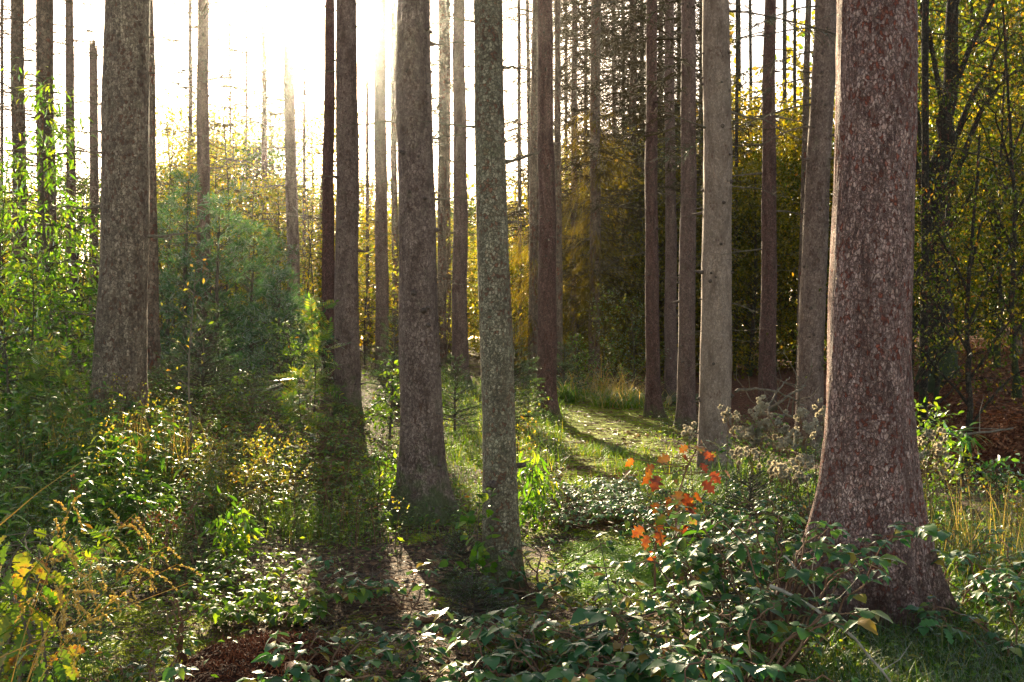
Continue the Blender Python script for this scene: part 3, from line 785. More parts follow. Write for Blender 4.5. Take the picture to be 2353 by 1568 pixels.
# ------------------------------------------------------------------ living spruce boughs (upper right)
def bough(rg, L, droop, n_tw=16, needle=True):
    """A drooping bough: axis and side twigs (sticks) and needle sprays; from the origin along +X."""
    n = 8; t = np.linspace(0, 1, n + 1)
    ax = np.stack([t * L, rg.normal(0, .02 * L, n + 1) * t, -droop * L * t ** 1.5 + .12 * L * t ** 3], 1)
    A = [ax[:-1]]; B = [ax[1:]]; RA = [.014 * (1 - .8 * t[:-1])]; RB = [.014 * (1 - .8 * t[1:])]
    k = int(n_tw * L)
    tt = rg.uniform(.2, 1, k); i0 = np.minimum((tt * n).astype(int), n - 1)
    o = ax[i0]
    td = nrm(np.stack([rg.uniform(.4, 1, k), rg.choice([-1, 1], k) * rg.uniform(.3, 1, k), rg.uniform(-1.0, .1, k)], 1))
    tl = rg.uniform(.15, .4, k) * L * (1.2 - .7 * tt)
    e = o + td * tl[:, None]
    A.append(o); B.append(e); RA.append(np.full(k, .005)); RB.append(np.full(k, .002))
    NO = []; ND = []
    if needle:
        for q in range(k):
            m = max(3, int(tl[q] / .018))
            s = rg.uniform(.1, 1, m)
            NO.append(o[q] + np.outer(s, e[q] - o[q])); ND.append(nrm(td[q] * .8 + rg.normal(0, .6, (m, 3))))
    return (np.concatenate(A), np.concatenate(B), np.concatenate(RA), np.concatenate(RB)), (np.concatenate(NO), np.concatenate(ND)) if NO else None


NEEDLE = (np.array([(-.06, 0, 0), (.06, 0, 0), (.03, 1, 0), (-.03, 1, 0)], np.float32), np.array([(0, 1, 2, 3)], np.int32))


def add_boughs(key, hs, L, droop, mat='needle_dark', az=None, seed=1, nl=.03, ntw=16):
    root, base, rad, lean = TREES[key]
    rg = np.random.default_rng(seed)
    for i, h in enumerate(hs):
        mb = MB()
        st, nd = bough(rg, L * rg.uniform(.7, 1.2), droop * rg.uniform(.6, 1.3), ntw)
        a = R(az[i % len(az)]) if az else rg.uniform(0, 2 * PI)
        Rm = np.array([[math.cos(a), -math.sin(a), 0], [math.sin(a), math.cos(a), 0], [0, 0, 1]])
        off = np.array([lean[0] * h, 0, h]) + Rm @ np.array([rad(h) * .9, 0, 0])
        sticks(mb, st[0] @ Rm.T + off, st[1] @ Rm.T + off, st[2], st[3], 1)
        scatter(mb, NEEDLE, nd[0] @ Rm.T + off, nd[1] @ Rm.T, rdir(rg, len(nd[0])), nl)
        mb.build("bough_foliage", [M[mat], M['twig']], root)


add_boughs('T32', [5.6, 6.3, 6.0, 5.2, 6.6, 5.9], 2.0, .45, az=[170, 200, 150, 185, 215, 345], seed=3)
add_boughs('T31', [6.6, 7.2, 6.9, 7.6, 8.0, 7.4, 6.2], 2.6, .35, az=[180, 0, 200, -20, 160, 20, 190], seed=4)
add_boughs('T30', [5.6, 6.0], 1.6, .4, az=[-20, 190], seed=5)
add_boughs('T10', [7.7, 7.1, 6.6], 1.9, .3, mat='needle_brown', az=[5, -12, 12], seed=9)
add_boughs('T7', [6.0, 6.4], 1.2, .3, mat='needle_brown', az=[10, -20], seed=10)
# dark drooping boughs behind the massive trunk belong to a spruce of their own on the far bank
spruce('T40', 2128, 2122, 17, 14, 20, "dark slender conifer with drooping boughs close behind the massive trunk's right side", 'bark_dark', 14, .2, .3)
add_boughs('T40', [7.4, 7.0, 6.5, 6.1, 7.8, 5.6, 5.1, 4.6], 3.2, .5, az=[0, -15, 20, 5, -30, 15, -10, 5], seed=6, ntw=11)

# ------------------------------------------------------------------ the dark oak and small trees on the far bank
def limbed_tree(name, label, px, D, path, r0, limbs, bark, foliage, fol_mat, leaf=.06, group=None, seed=0, nleaf=900, cat="tree", spread=.5):
    """A trunk along PATH (offsets from the base), limbs (start t, end offset, radius) each a part, and leaves round the limb ends."""
    rg = np.random.default_rng(seed)
    base = P(px, D)
    root = thing(name, label, cat, base, 0, group)
    pts = np.array(path, float); t = np.linspace(0, 1, len(pts))
    tt = np.linspace(0, 1, 24)
    cur = np.stack([np.interp(tt, t, pts[:, k]) for k in range(3)], 1)
    cur[:, :2] += rg.normal(0, r0 * .12, (24, 2)) * (tt[:, None] > .05)
    rr = r0 * (1 - .72 * tt) + r0 * .9 * np.exp(-tt * pts[-1][2] / .35)
    mb = MB(); cur[0, 2] -= .3; tube(mb, cur, rr, 14); mb.build("trunk", M[bark], root, smooth=True)
    ends = []
    for (s, e, rl) in limbs:
        i = int(s * 23); o = cur[i]; e = np.array(e, float)
        q = np.linspace(0, 1, 9)
        lp = o + np.outer(q, e - o) + np.outer(np.sin(q * PI), [0, 0, .12 * np.linalg.norm(e - o)]) + rg.normal(0, .05, (9, 3)) * q[:, None]
        mb = MB(); tube(mb, lp, rl * (1 - .75 * q), 8)
        for z in range(10):
            j = rg.integers(2, 9); d = nrm(rg.normal(size=3) + (e - o) * .4); l = rg.uniform(.4, 1.1) * min(1, np.linalg.norm(e - o) / 2)
            m_ = lp[j] + d * l * .5; en = m_ + nrm(d + rg.normal(0, .4, 3)) * l * .5
            sticks(mb, [lp[j], m_], [m_, en], [rl * .25, rl * .15], [rl * .15, rl * .06], k=4)
            ends += [m_, en, lp[j]]
        mb.build("limb", M[bark], root, smooth=True)
    if foliage:
        ends = np.array(ends + [cur[-1]])
        nc = nleaf // 36
        cc = ends[rg.integers(0, len(ends), nc)] + rg.normal(0, spread, (nc, 3)) * [1, 1, .5]
        k = rg.integers(0, nc, nleaf); tilt = rg.normal(0, .25, (nc, 2))
        q = rg.normal(0, .26, (nleaf, 2)); O = cc[k] + np.stack([q[:, 0], q[:, 1], (q * tilt[k]).sum(1) - .35 * (q ** 2).sum(1) + rg.normal(0, .025, nleaf)], 1)
        O = O[(O[:, 2] > .3 * pts[-1][2]) | (rg.uniform(0, 1, nleaf) < .12)]; nleaf = len(O)
        mb = MB(); scatter(mb, LEAF3, O, rdir(rg, nleaf, -.3), rdir(rg, nleaf, 1.2, .6), rg.uniform(.6, 1.2, nleaf) * leaf)
        mb.build("crown", M[fol_mat], root)
    return root


LEAF1 = (np.array([(0, 0, 0), (.32, .5, .06), (0, 1, 0), (-.32, .5, .06)], np.float32), np.array([(0, 1, 2, 3)], np.int32))
LEAF2 = leaf_tpl(2, .5, .2, .3)
LEAF3 = leaf_tpl(3, .55, .25, .25)
LANCE = leaf_tpl(4, .26, .45, .3, lambda t: math.sin(PI * min(.97, max(.03, t)) ** .75))
BRAM = leaf_tpl(6, .82, .30, .14, lambda t: (math.sin(PI * min(.985, max(.04, t ** .72))) ** .85) * (1 + .06 * (-1) ** int(round(t * 6))))
BRAM2 = leaf_tpl(6, .62, .5, .3, lambda t: (math.sin(PI * min(.985, max(.04, t ** .8))) ** .9) * (1 + .09 * (-1) ** int(round(t * 6))))
OAK = leaf_tpl(10, .62, .25, .18, lambda t: (.25 + .75 * math.sin(PI * min(1, t * .9 + .02))) * (.72 + .38 * math.sin(t * 26 - 1)) * (1 if t < .97 else .5))
REDOAK = leaf_tpl(14, 1.0, .35, .15, lambda t: (.06 + .94 * math.sin(PI * min(1, t ** .85 * .95 + .02))) * (.74 + .32 * math.sin(t * 21 - 1.2)))

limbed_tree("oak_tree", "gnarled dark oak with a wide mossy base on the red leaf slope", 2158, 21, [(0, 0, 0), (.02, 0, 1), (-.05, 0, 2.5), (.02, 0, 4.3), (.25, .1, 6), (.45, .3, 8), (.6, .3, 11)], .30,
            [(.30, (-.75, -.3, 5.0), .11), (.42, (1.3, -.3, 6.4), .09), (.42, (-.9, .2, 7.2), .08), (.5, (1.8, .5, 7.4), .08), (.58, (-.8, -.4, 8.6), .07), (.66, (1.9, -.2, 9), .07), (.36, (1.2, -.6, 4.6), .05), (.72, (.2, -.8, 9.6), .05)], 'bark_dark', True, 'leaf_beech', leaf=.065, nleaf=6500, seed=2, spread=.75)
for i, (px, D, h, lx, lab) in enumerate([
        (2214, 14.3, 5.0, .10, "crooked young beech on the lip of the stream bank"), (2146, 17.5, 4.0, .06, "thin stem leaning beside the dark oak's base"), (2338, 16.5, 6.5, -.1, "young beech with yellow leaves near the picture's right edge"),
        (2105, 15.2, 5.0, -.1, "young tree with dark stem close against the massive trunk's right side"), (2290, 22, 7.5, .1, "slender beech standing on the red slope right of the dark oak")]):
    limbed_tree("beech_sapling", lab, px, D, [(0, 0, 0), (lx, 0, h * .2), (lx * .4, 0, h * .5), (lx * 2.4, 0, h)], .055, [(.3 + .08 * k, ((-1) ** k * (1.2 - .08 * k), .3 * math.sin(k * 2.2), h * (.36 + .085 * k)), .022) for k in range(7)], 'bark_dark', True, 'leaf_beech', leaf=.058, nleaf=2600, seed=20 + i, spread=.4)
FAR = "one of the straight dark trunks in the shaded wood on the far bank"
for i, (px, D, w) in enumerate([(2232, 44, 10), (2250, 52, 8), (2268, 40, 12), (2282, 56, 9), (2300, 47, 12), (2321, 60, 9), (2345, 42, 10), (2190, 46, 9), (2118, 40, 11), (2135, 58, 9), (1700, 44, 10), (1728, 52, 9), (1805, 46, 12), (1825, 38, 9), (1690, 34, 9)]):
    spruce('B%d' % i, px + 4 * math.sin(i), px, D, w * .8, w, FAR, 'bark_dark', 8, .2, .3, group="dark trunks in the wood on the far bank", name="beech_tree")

# ------------------------------------------------------------------ the wood behind: trees with leafy crowns
def wood_proto(name, seed, mat, barkm, h, cw, n_cl, per, leaf, low=.12, shape=1.0):
    rg = np.random.default_rng(seed)
    root = thing(name, "x", "tree")
    mb = MB(); tt = np.linspace(0, 1, 10)
    cur = np.stack([.02 * h * np.sin(tt * 4 + seed), .02 * h * np.cos(tt * 3 + seed), tt * h * .96], 1)
    tube(mb, cur, .013 * h * (1 - .9 * tt) + .004, 8)
    zc = low + (1 - low) * rg.uniform(0, 1, n_cl) ** .9
    rc = cw * np.sin(PI * np.clip((zc - low) / (1 - low) * .82 + .15, 0, 1)) ** shape * np.sqrt(rg.uniform(.08, 1, n_cl))
    a = rg.uniform(0, 2 * PI, n_cl)
    cen = np.stack([rc * np.cos(a), rc * np.sin(a), zc * h], 1)
    st = np.stack([np.interp(np.maximum(zc - .12, .03), tt, cur[:, k]) for k in range(3)], 1)
    sticks(mb, st, cen, .0035 * h * (1.1 - zc), .0008 * h)
    mb.build("trunk", M[barkm], root)
    k = np.repeat(np.arange(n_cl), per); N = len(k)
    sz = rg.uniform(.5, 1.3, n_cl)[k][:, None]
    O = cen[k] + rg.normal(0, 1, (N, 3)) * sz * np.array([.085, .085, .03]) * h
    mb = MB(); scatter(mb, LEAF1, O, rdir(rg, N, -.4), rdir(rg, N, .8), rg.uniform(.6, 1.3, N) * leaf)
    mb.build("crown", M[mat], root)
    return root


PROTO = {'yellow': wood_proto("birch_tree", 11, 'leaf_wood_yellow', 'bark_far', 10, 2.6, 90, 70, .17), 'green': wood_proto("maple_tree", 12, 'leaf_wood_green', 'bark_dark', 10, 2.8, 100, 80, .17),
         'olive': wood_proto("hornbeam_tree", 13, 'leaf_wood_olive', 'bark_dark', 10, 2.9, 110, 90, .15, low=.02), 'beech': wood_proto("beech_tree", 14, 'leaf_beech', 'bark_dark', 10, 3.0, 110, 75, .14, low=.16),
         'airy': wood_proto("birch_tree", 15, 'leaf_wood_yellow', 'bark_far', 10, 1.7, 60, 34, .13, low=.2)}
USED = set()


def wood(kind, px, D, top_py, label, group, rz=None, wide=1.0):
    p = P(px, D)
    sc = (zpx(top_py, D) - p.z) / 10.0
    r = PROTO[kind]
    rz = (px * 1.7) % 6.28 if rz is None else rz
    if kind not in USED:
        USED.add(kind); o = r
        o.location = p; o.rotation_euler = (0, 0, rz)
        o["label"] = label; o["group"] = group
    else:
        o = dup(r, p, rz, sc, label, group)
    o.scale = (sc * wide, sc * wide, sc)
    return o


rw = random.Random(5)
LB = {'sunny_left': "yellow-green broadleaf tree in the sunlit wood behind the bare left trunks", 'glare': "glowing yellow tree in the wood below the sun glare", 'mid': "yellow-green tree glowing between trunks beyond the path's left side",
      'path': "olive-brown tree in the shaded thicket beyond the path's end", 'gap': "dark olive tree in the shaded wood behind the pale smooth trunk", 'bank': "beech with sparse yellow leaves in the wood on the far bank"}
for x0, x1, step, d0, d1, t0, t1, kinds, lab in [
        (-150, 240, 56, 30, 46, 400, 500, ['green', 'yellow', 'green'], 'sunny_left'), (330, 640, 42, 34, 54, 290, 420, ['yellow', 'airy', 'green', 'yellow'], 'sunny_left'), (640, 900, 38, 32, 52, 410, 540, ['yellow', 'airy', 'yellow'], 'glare'),
        (880, 1240, 40, 34, 52, 460, 570, ['yellow', 'yellow', 'green'], 'mid'), (335, 770, 48, 42, 56, 190, 300, ['airy'], 'glare'), (850, 1230, 55, 40, 54, 340, 430, ['airy'], 'mid'), (1210, 1500, 40, 40, 56, 330, 520, ['yellow', 'olive', 'yellow'], 'path'), (1330, 1560, 42, 34, 48, 420, 600, ['olive'], 'path'),
        (1480, 1900, 46, 32, 54, 200, 420, ['olive', 'beech', 'olive'], 'gap'), (1660, 1900, 60, 28, 40, 280, 480, ['beech', 'olive'], 'gap'), (2080, 2480, 48, 36, 58, -80, 60, ['beech', 'green', 'beech'], 'bank'), (2110, 2460, 75, 26, 34, 150, 330, ['beech', 'yellow'], 'bank')]:
    x = x0; i = 0
    while x < x1:
        wood(kinds[i % len(kinds)], x + rw.uniform(-18, 18), rw.uniform(d0, d1), rw.uniform(t0, t1), LB[lab], "trees of the " + {'sunny_left': 'sunlit wood on the left', 'glare': 'wood below the sun', 'mid': 'wood left of the path', 'path': 'thicket beyond the path', 'gap': 'wood behind the pale trunk', 'bank': 'wood on the far bank'}[lab], wide=rw.uniform(.85, 1.25))
        x += step; i += 1
# the far mass of the wood that closes the view
rg = np.random.default_rng(77)
N = 60000
px = rg.uniform(-700, 3100, N); D = rg.uniform(62, 95, N)
X = wx(px, D)
top = np.interp(px, [-700, 0, 600, 1150, 1300, 1600, 2000, 3100], [6, 6, 7, 9, 12, 16, 22, 24])
Zt = rg.uniform(0, 1, N) ** .9 * top * (1 + .18 * np.sin(px * .031) + .12 * np.sin(px * .083 + 1))
O = np.stack([X, D, terrain(X, D) + Zt], 1)
mb = MB(); scatter(mb, LEAF1, O, rdir(rg, N, -.3), rdir(rg, N, .6), rg.uniform(.3, .75, N))
tag(mb.build("far_woods", M['leaf_wood_olive']), "far wood closing the view behind the trees", "woods", kind="stuff")

# brown drooping twig veils on two spruces beyond the path
THREAD = (np.array([(-.022, 0, 0), (.022, 0, 0), (.01, 1, 0), (-.01, 1, 0)], np.float32), np.array([(0, 1, 2, 3)], np.int32))


def twig_veil(key, h0, h1, L, n, seed, mat='needle_brown', az=None):
    root, base, rad, lean = TREES[key]
    rg = np.random.default_rng(seed)
    h = rg.uniform(h0, h1, n); a = rg.uniform(0, 2 * PI, n) if az is None else rg.normal(R(az), .8, n)
    ln = rg.uniform(.3, 1, n) * L * (1 - .35 * (h - h0) / (h1 - h0))
    A0 = np.stack([lean[0] * h, np.zeros(n), h], 1)
    E = A0 + hdir(a) * ln[:, None] + np.outer(-.55 * ln, [0, 0, 1])
    mb = MB(); sticks(mb, A0, E, .010, .004, 1)
    k = np.repeat(np.arange(n), 42); N = len(k); s = rg.uniform(.2, 1, N)[:, None]
    O = A0[k] * (1 - s) + E[k] * s + rg.normal(0, .06, (N, 3))
    d = nrm(hdir(a)[k] * .35 + rg.normal(0, .35, (N, 3)) + np.array([0, 0, -1.0]))
    scatter(mb, THREAD, O, d, rdir(rg, N), rg.uniform(.12, .4, N))
    mb.build("veil_foliage", [M[mat], M['twig']], root)


twig_veil('T24', 1.5, 8.5, 2.2, 120, 1); twig_veil('T26', 1.5, 9, 2.4, 130, 2); twig_veil('T25', 2, 9, 2.2, 90, 3); twig_veil('T23', 1.5, 6, 2.0, 70, 4); twig_veil('F4', 1.5, 9, 2.4, 100, 5); twig_veil('F5', 1.5, 10, 2.2, 90, 6); twig_veil('T20', 1, 4.5, 1.4, 50, 7); twig_veil('F3', 1, 8, 2.4, 90, 8); twig_veil('F6', 2, 10, 2.6, 90, 9)


# ------------------------------------------------------------------ plants
def sapling(name, label, px, D, h, r, n_br, br_len, tpl, leaf, mat, per=16, seed=0, lean=(0, 0), stem='twig', droopy=.6, rise=.5, start=.2, group=None, cat="sapling", leafspread=.05, base=None):
    rg = np.random.default_rng(seed)
    root = thing(name, label, cat, P(px, D) if base is None else base, 0, group)
    t = np.linspace(0, 1, 10)
    cur = np.stack([lean[0] * t * h + .015 * h * np.sin(5 * t + seed), lean[1] * t * h + .015 * h * np.cos(4 * t + seed), t * h - .03], 1)
    mb = MB(); tube(mb, cur, r * (1 - .8 * t), 7)
    O = []; D_ = []
    for q in range(n_br):
        s = start + (1 - start) * (q + rg.uniform(0, 1)) / n_br
        o = np.array([np.interp(s, t, cur[:, k]) for k in range(3)])
        a = rg.uniform(0, 2 * PI); l = br_len * rg.uniform(.6, 1.2) * (1.15 - .75 * s)
        d = nrm(np.array([math.cos(a), math.sin(a), rise + rg.normal(0, .15)]))
        u = np.linspace(0, 1, 6)
        bp = o + np.outer(u * l, d) + np.outer(-.35 * l * u * u, [0, 0, 1]) + rg.normal(0, .02 * l, (6, 3)) * u[:, None]
        sticks(mb, bp[:-1], bp[1:], r * .35 * (1 - .8 * u[:-1]), r * .35 * (1 - .8 * u[1:]), k=4)
        m = max(3, int(per * l / br_len))
        uu = rg.uniform(.15, 1, m)
        lo = np.stack([np.interp(uu, u, bp[:, k]) for k in range(3)], 1) + rg.normal(0, leafspread, (m, 3))
        ld = nrm(d[None] * .6 + rg.normal(0, .6, (m, 3)) + np.array([0, 0, -droopy]))
        O.append(lo); D_.append(ld)
    mb.build("stem", M[stem], root)
    O = np.concatenate(O); D_ = np.concatenate(D_); N = len(O)
    mb = MB(); scatter(mb, tpl, O, D_, rdir(rg, N, 1.0, .5), rg.uniform(.65, 1.2, N) * leaf)
    mb.build("foliage", M[mat], root, smooth=True)
    return root


sapling("cherry_sapling", "tall bright green sapling with drooping narrow leaves before the second trunk from the left edge", 112, 12, 3.9, .03, 60, 1.0, LANCE, .11, 'leaf_bright', 34, 1, droopy=.7, leafspread=.07)
sapling("cherry_sapling", "bright green sapling with dense foliage cut off by the picture's left edge", 10, 12.5, 3.1, .025, 55, 1.1, LANCE, .10, 'leaf_bright', 34, 2, droopy=.6, leafspread=.07)
sapling("cherry_sapling", "leafy green sapling filling the space beside the thick tan flaky trunk", 190, 13, 2.6, .022, 45, .9, LEAF3, .08, 'leaf_bright', 34, 3, droopy=.4, leafspread=.07)
sapling("cherry_sapling", "low green sapling in the shade under the tall bright one", 70, 10.5, 1.7, .018, 40, .8, LEAF3, .07, 'leaf_bright', 30, 4, droopy=.4, leafspread=.07)
sapling("hazel_bush", "dark green bush at the foot of the bright saplings", 150, 11.3, 1.3, .02, 40, .8, LEAF3, .07, 'leaf_herb', 30, 5, droopy=.3, start=.05, leafspread=.08, cat="bush")
sapling("hazel_bush", "dark green bush touching the left edge below the saplings", 15, 9.6, 1.1, .02, 40, .7, LEAF3, .065, 'leaf_herb', 30, 6, droopy=.3, start=.05, leafspread=.08, cat="bush")
sapling("birch_sapling", "airy golden birch sapling above the bluish pines", 505, 24, 5.6, .03, 60, 1.2, LEAF2, .09, 'leaf_wood_yellow', 13, 7, droopy=.7, start=.3, leafspread=.1)
sapling("birch_sapling", "airy green birch sapling beside the thick tan trunk's right side", 400, 25, 4.8, .03, 60, 1.3, LEAF2, .09, 'leaf_wood_green', 26, 8, droopy=.7, start=.2, leafspread=.1)
sapling("birch_sapling", "golden birch sapling right of the slightly leaning bare trunk", 712, 27, 4.3, .03, 60, 1.3, LEAF2, .10, 'leaf_wood_yellow', 20, 9, droopy=.6, start=.1, leafspread=.1)
sapling("beech_sapling", "glowing yellow beech sapling between the trunk below the sun and the mossy-footed spruce", 842, 28, 4.2, .03, 60, 1.4, LEAF2, .10, 'leaf_wood_yellow', 28, 10, droopy=.3, start=.05, leafspread=.12)
sapling("beech_sapling", "leafy sapling with sunlit leaves at the far end of the path", 1385, 27, 2.8, .02, 40, 1.0, LEAF2, .085, 'leaf_rowan', 26, 12, droopy=.3, start=.15, leafspread=.08)
sapling("beech_sapling", "bright-leaved sapling in the thicket left of the brown mossy-rooted trunk", 1455, 25, 2.5, .02, 44, 1.0, LEAF2, .08, 'leaf_rowan', 26, 13, droopy=.3, start=.1, leafspread=.08)
sapling("beech_sapling", "low leafy bush behind the grass at the path's end", 1328, 26, 1.5, .02, 44, .9, LEAF2, .08, 'leaf_bramble_far', 26, 14, droopy=.3, start=.05, leafspread=.1)
sapling("rowan_bush", "small bush with yellowing leaves at the foot of the dark path-side trunk", 1215, 16.5, .85, .012, 26, .55, LEAF2, .05, 'leaf_rowan', 20, 15, droopy=.2, start=.1, cat="bush")
sapling("rowan_bush", "low yellow-green bush on the left side of the path", 1190, 12.5, .6, .012, 26, .5, LEAF2, .045, 'leaf_gold', 20, 16, droopy=.2, start=.1, cat="bush")
sapling("elder_bush", "dark bush with yellow leaves behind the mossy-footed spruce", 898, 13, 1.15, .02, 22, .4, LEAF3, .07, 'leaf_bramble_far', 22, 17, droopy=.3, start=.2, cat="bush")
sapling("elder_bush", "bushy shrub with small whitish-lit leaves left of the knobbly trunk", 665, 14.5, 1.35, .02, 46, .9, LEAF2, .06, 'leaf_bramble_far', 30, 18, droopy=.2, start=.1, cat="bush")
sapling("elder_bush", "bright yellow-green little shrub on the bramble slope", 548, 12.2, .75, .014, 24, .35, LEAF3, .06, 'leaf_rowan', 20, 19, droopy=.2, start=.15, cat="bush")
sapling("birch_sapling", "nearly bare thin sapling rising from the bramble slope", 442, 9.6, 2.0, .016, 14, .6, LEAF2, .05, 'leaf_gold', 2, 21, droopy=.3, start=.35, rise=1.2, stem='deadwood')
sapling("ivy_sprout", "green leafy shoots climbing beside the slim lichen-grey trunk's foot", 1098, 6.35, .75, .008, 22, .16, BRAM, .06, 'leaf_bright', 7, 22, droopy=.2, start=.1, cat="plant")
sapling("elder_bush", "dark-leaved bush right behind the massive trunk's right side", 2130, 8.6, 1.15, .016, 40, .55, LEAF3, .055, 'leaf_bramble_far', 26, 23, droopy=.2, start=.1, cat="bush")
sapling("laurel_sapling", "sprig of glossy pointed leaves held above the stream bank", 2205, 8.8, .92, .011, 12, .26, LANCE, .14, 'leaf_bramble', 7, 24, droopy=.25, start=.86, cat="sapling")
sapling("elder_bush", "low sprawling bush with glossy leaves along the stream edge near the right picture edge", 2290, 9.0, .62, .013, 34, .7, LEAF3, .06, 'leaf_bramble', 16, 25, droopy=.1, start=.5, cat="bush")
sapling("elder_bush", "leafy bush beside the hemp agrimony behind the pale smooth trunk", 1745, 10.5, .8, .014, 36, .7, LEAF3, .05, 'leaf_herb', 22, 26, droopy=.2, start=.1, cat="bush")
sapling("nettle_bush", "green clump with hanging leaves just right of the slim lichen-grey trunk", 1225, 8.6, .62, .01, 34, .34, LANCE, .10, 'leaf_bright', 12, 27, droopy=1.2, start=.2, cat="plant")
sapling("nettle_bush", "leafy green clump on the sunny litter left of the mossy-footed spruce", 525, 7.0, .42, .009, 34, .24, LANCE, .10, 'leaf_bright', 10, 28, droopy=.6, start=.15, cat="plant", rise=1.0)
sapling("nettle_bush", "fresh green plant at the foot of the mossy-footed spruce", 870, 9.0, .6, .01, 40, .42, LEAF3, .05, 'leaf_bright', 12, 29, droopy=.2, start=.2, cat="plant", rise=.9)

for i, (px, D, h, lab) in enumerate([(515, 25, 7.3, "tallest airy birch, its wisps rising into the white sky right of the hazy bare trunk"), (545, 30, 7.8, "wispy yellow birch behind the tallest airy one"), (715, 31, 7.6, "wispy golden birch right of the leaning bare trunk"), (395, 28, 7.0, "wispy yellow-green birch just right of the thick tan trunk"), (575, 26, 5.2, "thin golden birch between the two hazy far trunks"), (635, 29, 5.0, "golden-green birch close to the leaning bare trunk's left side"), (470, 28, 6.2, "tall airy yellow birch right behind the hazy bare trunk"), (365, 24, 4.2, "yellow-leaved birch peeking out at the thick tan trunk's right edge"),
                                    (1000, 30, 4.6, "golden birch sapling between the mossy-footed spruce and the reddish trunk"), (1110, 30, 4.8, "golden birch sapling behind the slim lichen-grey trunk"), (930, 26, 3.2, "low bright birch sapling behind the mossy-footed spruce's left side"), (1225, 32, 5.5, "glowing birch right of the slim lichen-grey trunk")]):
    sapling("birch_sapling", lab, px, D, h, .03, 60, 1.3, LEAF2, .095, 'leaf_wood_yellow', 9 if h > 6.5 else 24, 200 + i, droopy=.6, start=.12, leafspread=.12)

# rowans with feathered leaves
PINN = []
def _pinnate():
    V = []; Q = []; n = 0
    tv, tf = leaf_tpl(2, .36, .1, .2)
    for i in range(6):
        for s in (-1, 1):
            y0 = .2 + i * .13; sz = .36 * (1 - .35 * abs(i - 2.2) / 3)
            for v in tv:
                a = s * 1.05
                V.append((math.sin(a) * v[1] * sz + math.cos(a) * v[0] * sz * .9, y0 + math.cos(a) * v[1] * sz - math.sin(a) * v[0] * sz * .9, v[2] * sz - .2 * y0 * y0))
            Q += [tuple(n + k for k in f) for f in tf]; n += len(tv)
    for v in tv:
        V.append((v[0] * .34, .95 + v[1] * .34, v[2] * .34 - .2))
    Q += [tuple(n + k for k in f) for f in tf]; n += len(tv)
    V += [(-.008, 0, 0), (.008, 0, 0), (.004, .95, -.18), (-.004, .95, -.18)]; Q.append((n, n + 1, n + 2, n + 3))
    return np.array(V, np.float32), np.array(Q, np.int32)
PINN = _pinnate()
sapling("rowan_sapling", "rowan sapling with feathered sunlit leaves left of the knobbly trunk", 720, 13.6, 1.75, .014, 24, .3, PINN, .26, 'leaf_rowan', 3, 31, droopy=.1, start=.25, rise=.4)
sapling("rowan_sapling", "small rowan with yellow feathered leaves on the slope below the knobbly trunk", 690, 12.2, .9, .012, 18, .25, PINN, .24, 'leaf_rowan', 3, 32, droopy=.1, start=.2, rise=.4)
sapling("rowan_sapling", "rowan seedling with feathered leaves at the left before the saplings", 118, 9.4, 1.0, .012, 16, .25, PINN, .22, 'leaf_rowan', 3, 33, droopy=.1, start=.3, rise=.5)
sapling("rowan_sapling", "small dark rowan seedling beside the bottom-left spruce seedling", 235, 5.8, .42, .008, 12, .16, PINN, .17, 'leaf_bramble_far', 2, 34, droopy=.1, start=.2, rise=.4)
sapling("maple_sapling", "sapling with orange leaves against the hazy bare trunk among the pines", 462, 20, 2.6, .014, 12, .5, LEAF3, .14, 'leaf_redoak', 5, 35, droopy=.2, start=.6)


# young conifers
def conifer(name, label, px, D, h, w, mat, seed=0, whorl=.13, per=7, tw=9, nl=.03, nn=12, pine=False, droop=.15, group=None, low=.05, wood='twig'):
    rg = np.random.default_rng(seed)
    root = thing(name, label, "conifer", P(px, D), 0, group)
    mb = MB(); tube(mb, [(0, 0, -.05), (0, 0, h * .5), (.02 * h, 0, h)], [.014 * h + .006, .009 * h + .004, .003], 7)
    NO = []; ND = []; A = []; B = []; RR = []
    z = low * h
    while z < h * .98:
        l0 = w * (1 - z / h) ** .8 + .06
        for j in range(per):
            a = rg.uniform(0, 2 * PI); l = l0 * rg.uniform(.6, 1.15)
            d = nrm(np.array([math.cos(a), math.sin(a), (.45 if pine else .18) + .6 * z / h - droop]))
            o = np.array([0, 0, z + rg.normal(0, .02)]); e = o + d * l
            A.append(o); B.append(e); RR.append(.004 + .006 * l)
            k = max(2, int(tw * l / w))
            for q in range(k):
                s = rg.uniform(.25, 1) if q else 1.0
                oo = o + d * l * s
                side = np.array([-d[1], d[0], 0]) * rg.choice([-1, 1])
                td = nrm(d * .8 + side * rg.uniform(.2, .9) + np.array([0, 0, rg.uniform(-.15, .3 if not pine else .6)]))
                tl = (.45 * l * (1.2 - .7 * s) + .03) if not pine else rg.uniform(.08, .2)
                ee = oo + td * tl
                A.append(oo); B.append(ee); RR.append(.003)
                m = nn if pine else max(5, int(nn * tl / .12))
                ss = rg.uniform(.0, 1, m) if not pine else rg.uniform(.6, 1, m)
                NO.append(oo + np.outer(ss, ee - oo)); ND.append(nrm(td * (.75 if not pine else .5) + rg.normal(0, .55, (m, 3))))
        z += whorl * h * rg.uniform(.7, 1.3) if not pine else whorl * h
    sticks(mb, np.array(A), np.array(B), np.array(RR), np.array(RR) * .4)
    mb.build("trunk", M[wood], root)
    NO = np.concatenate(NO); ND = np.concatenate(ND)
    mb = MB(); scatter(mb, NEEDLE, NO, ND, rdir(rg, len(NO)), rg.uniform(.7, 1.2, len(NO)) * nl)
    mb.build("foliage", M[mat], root)
    return root


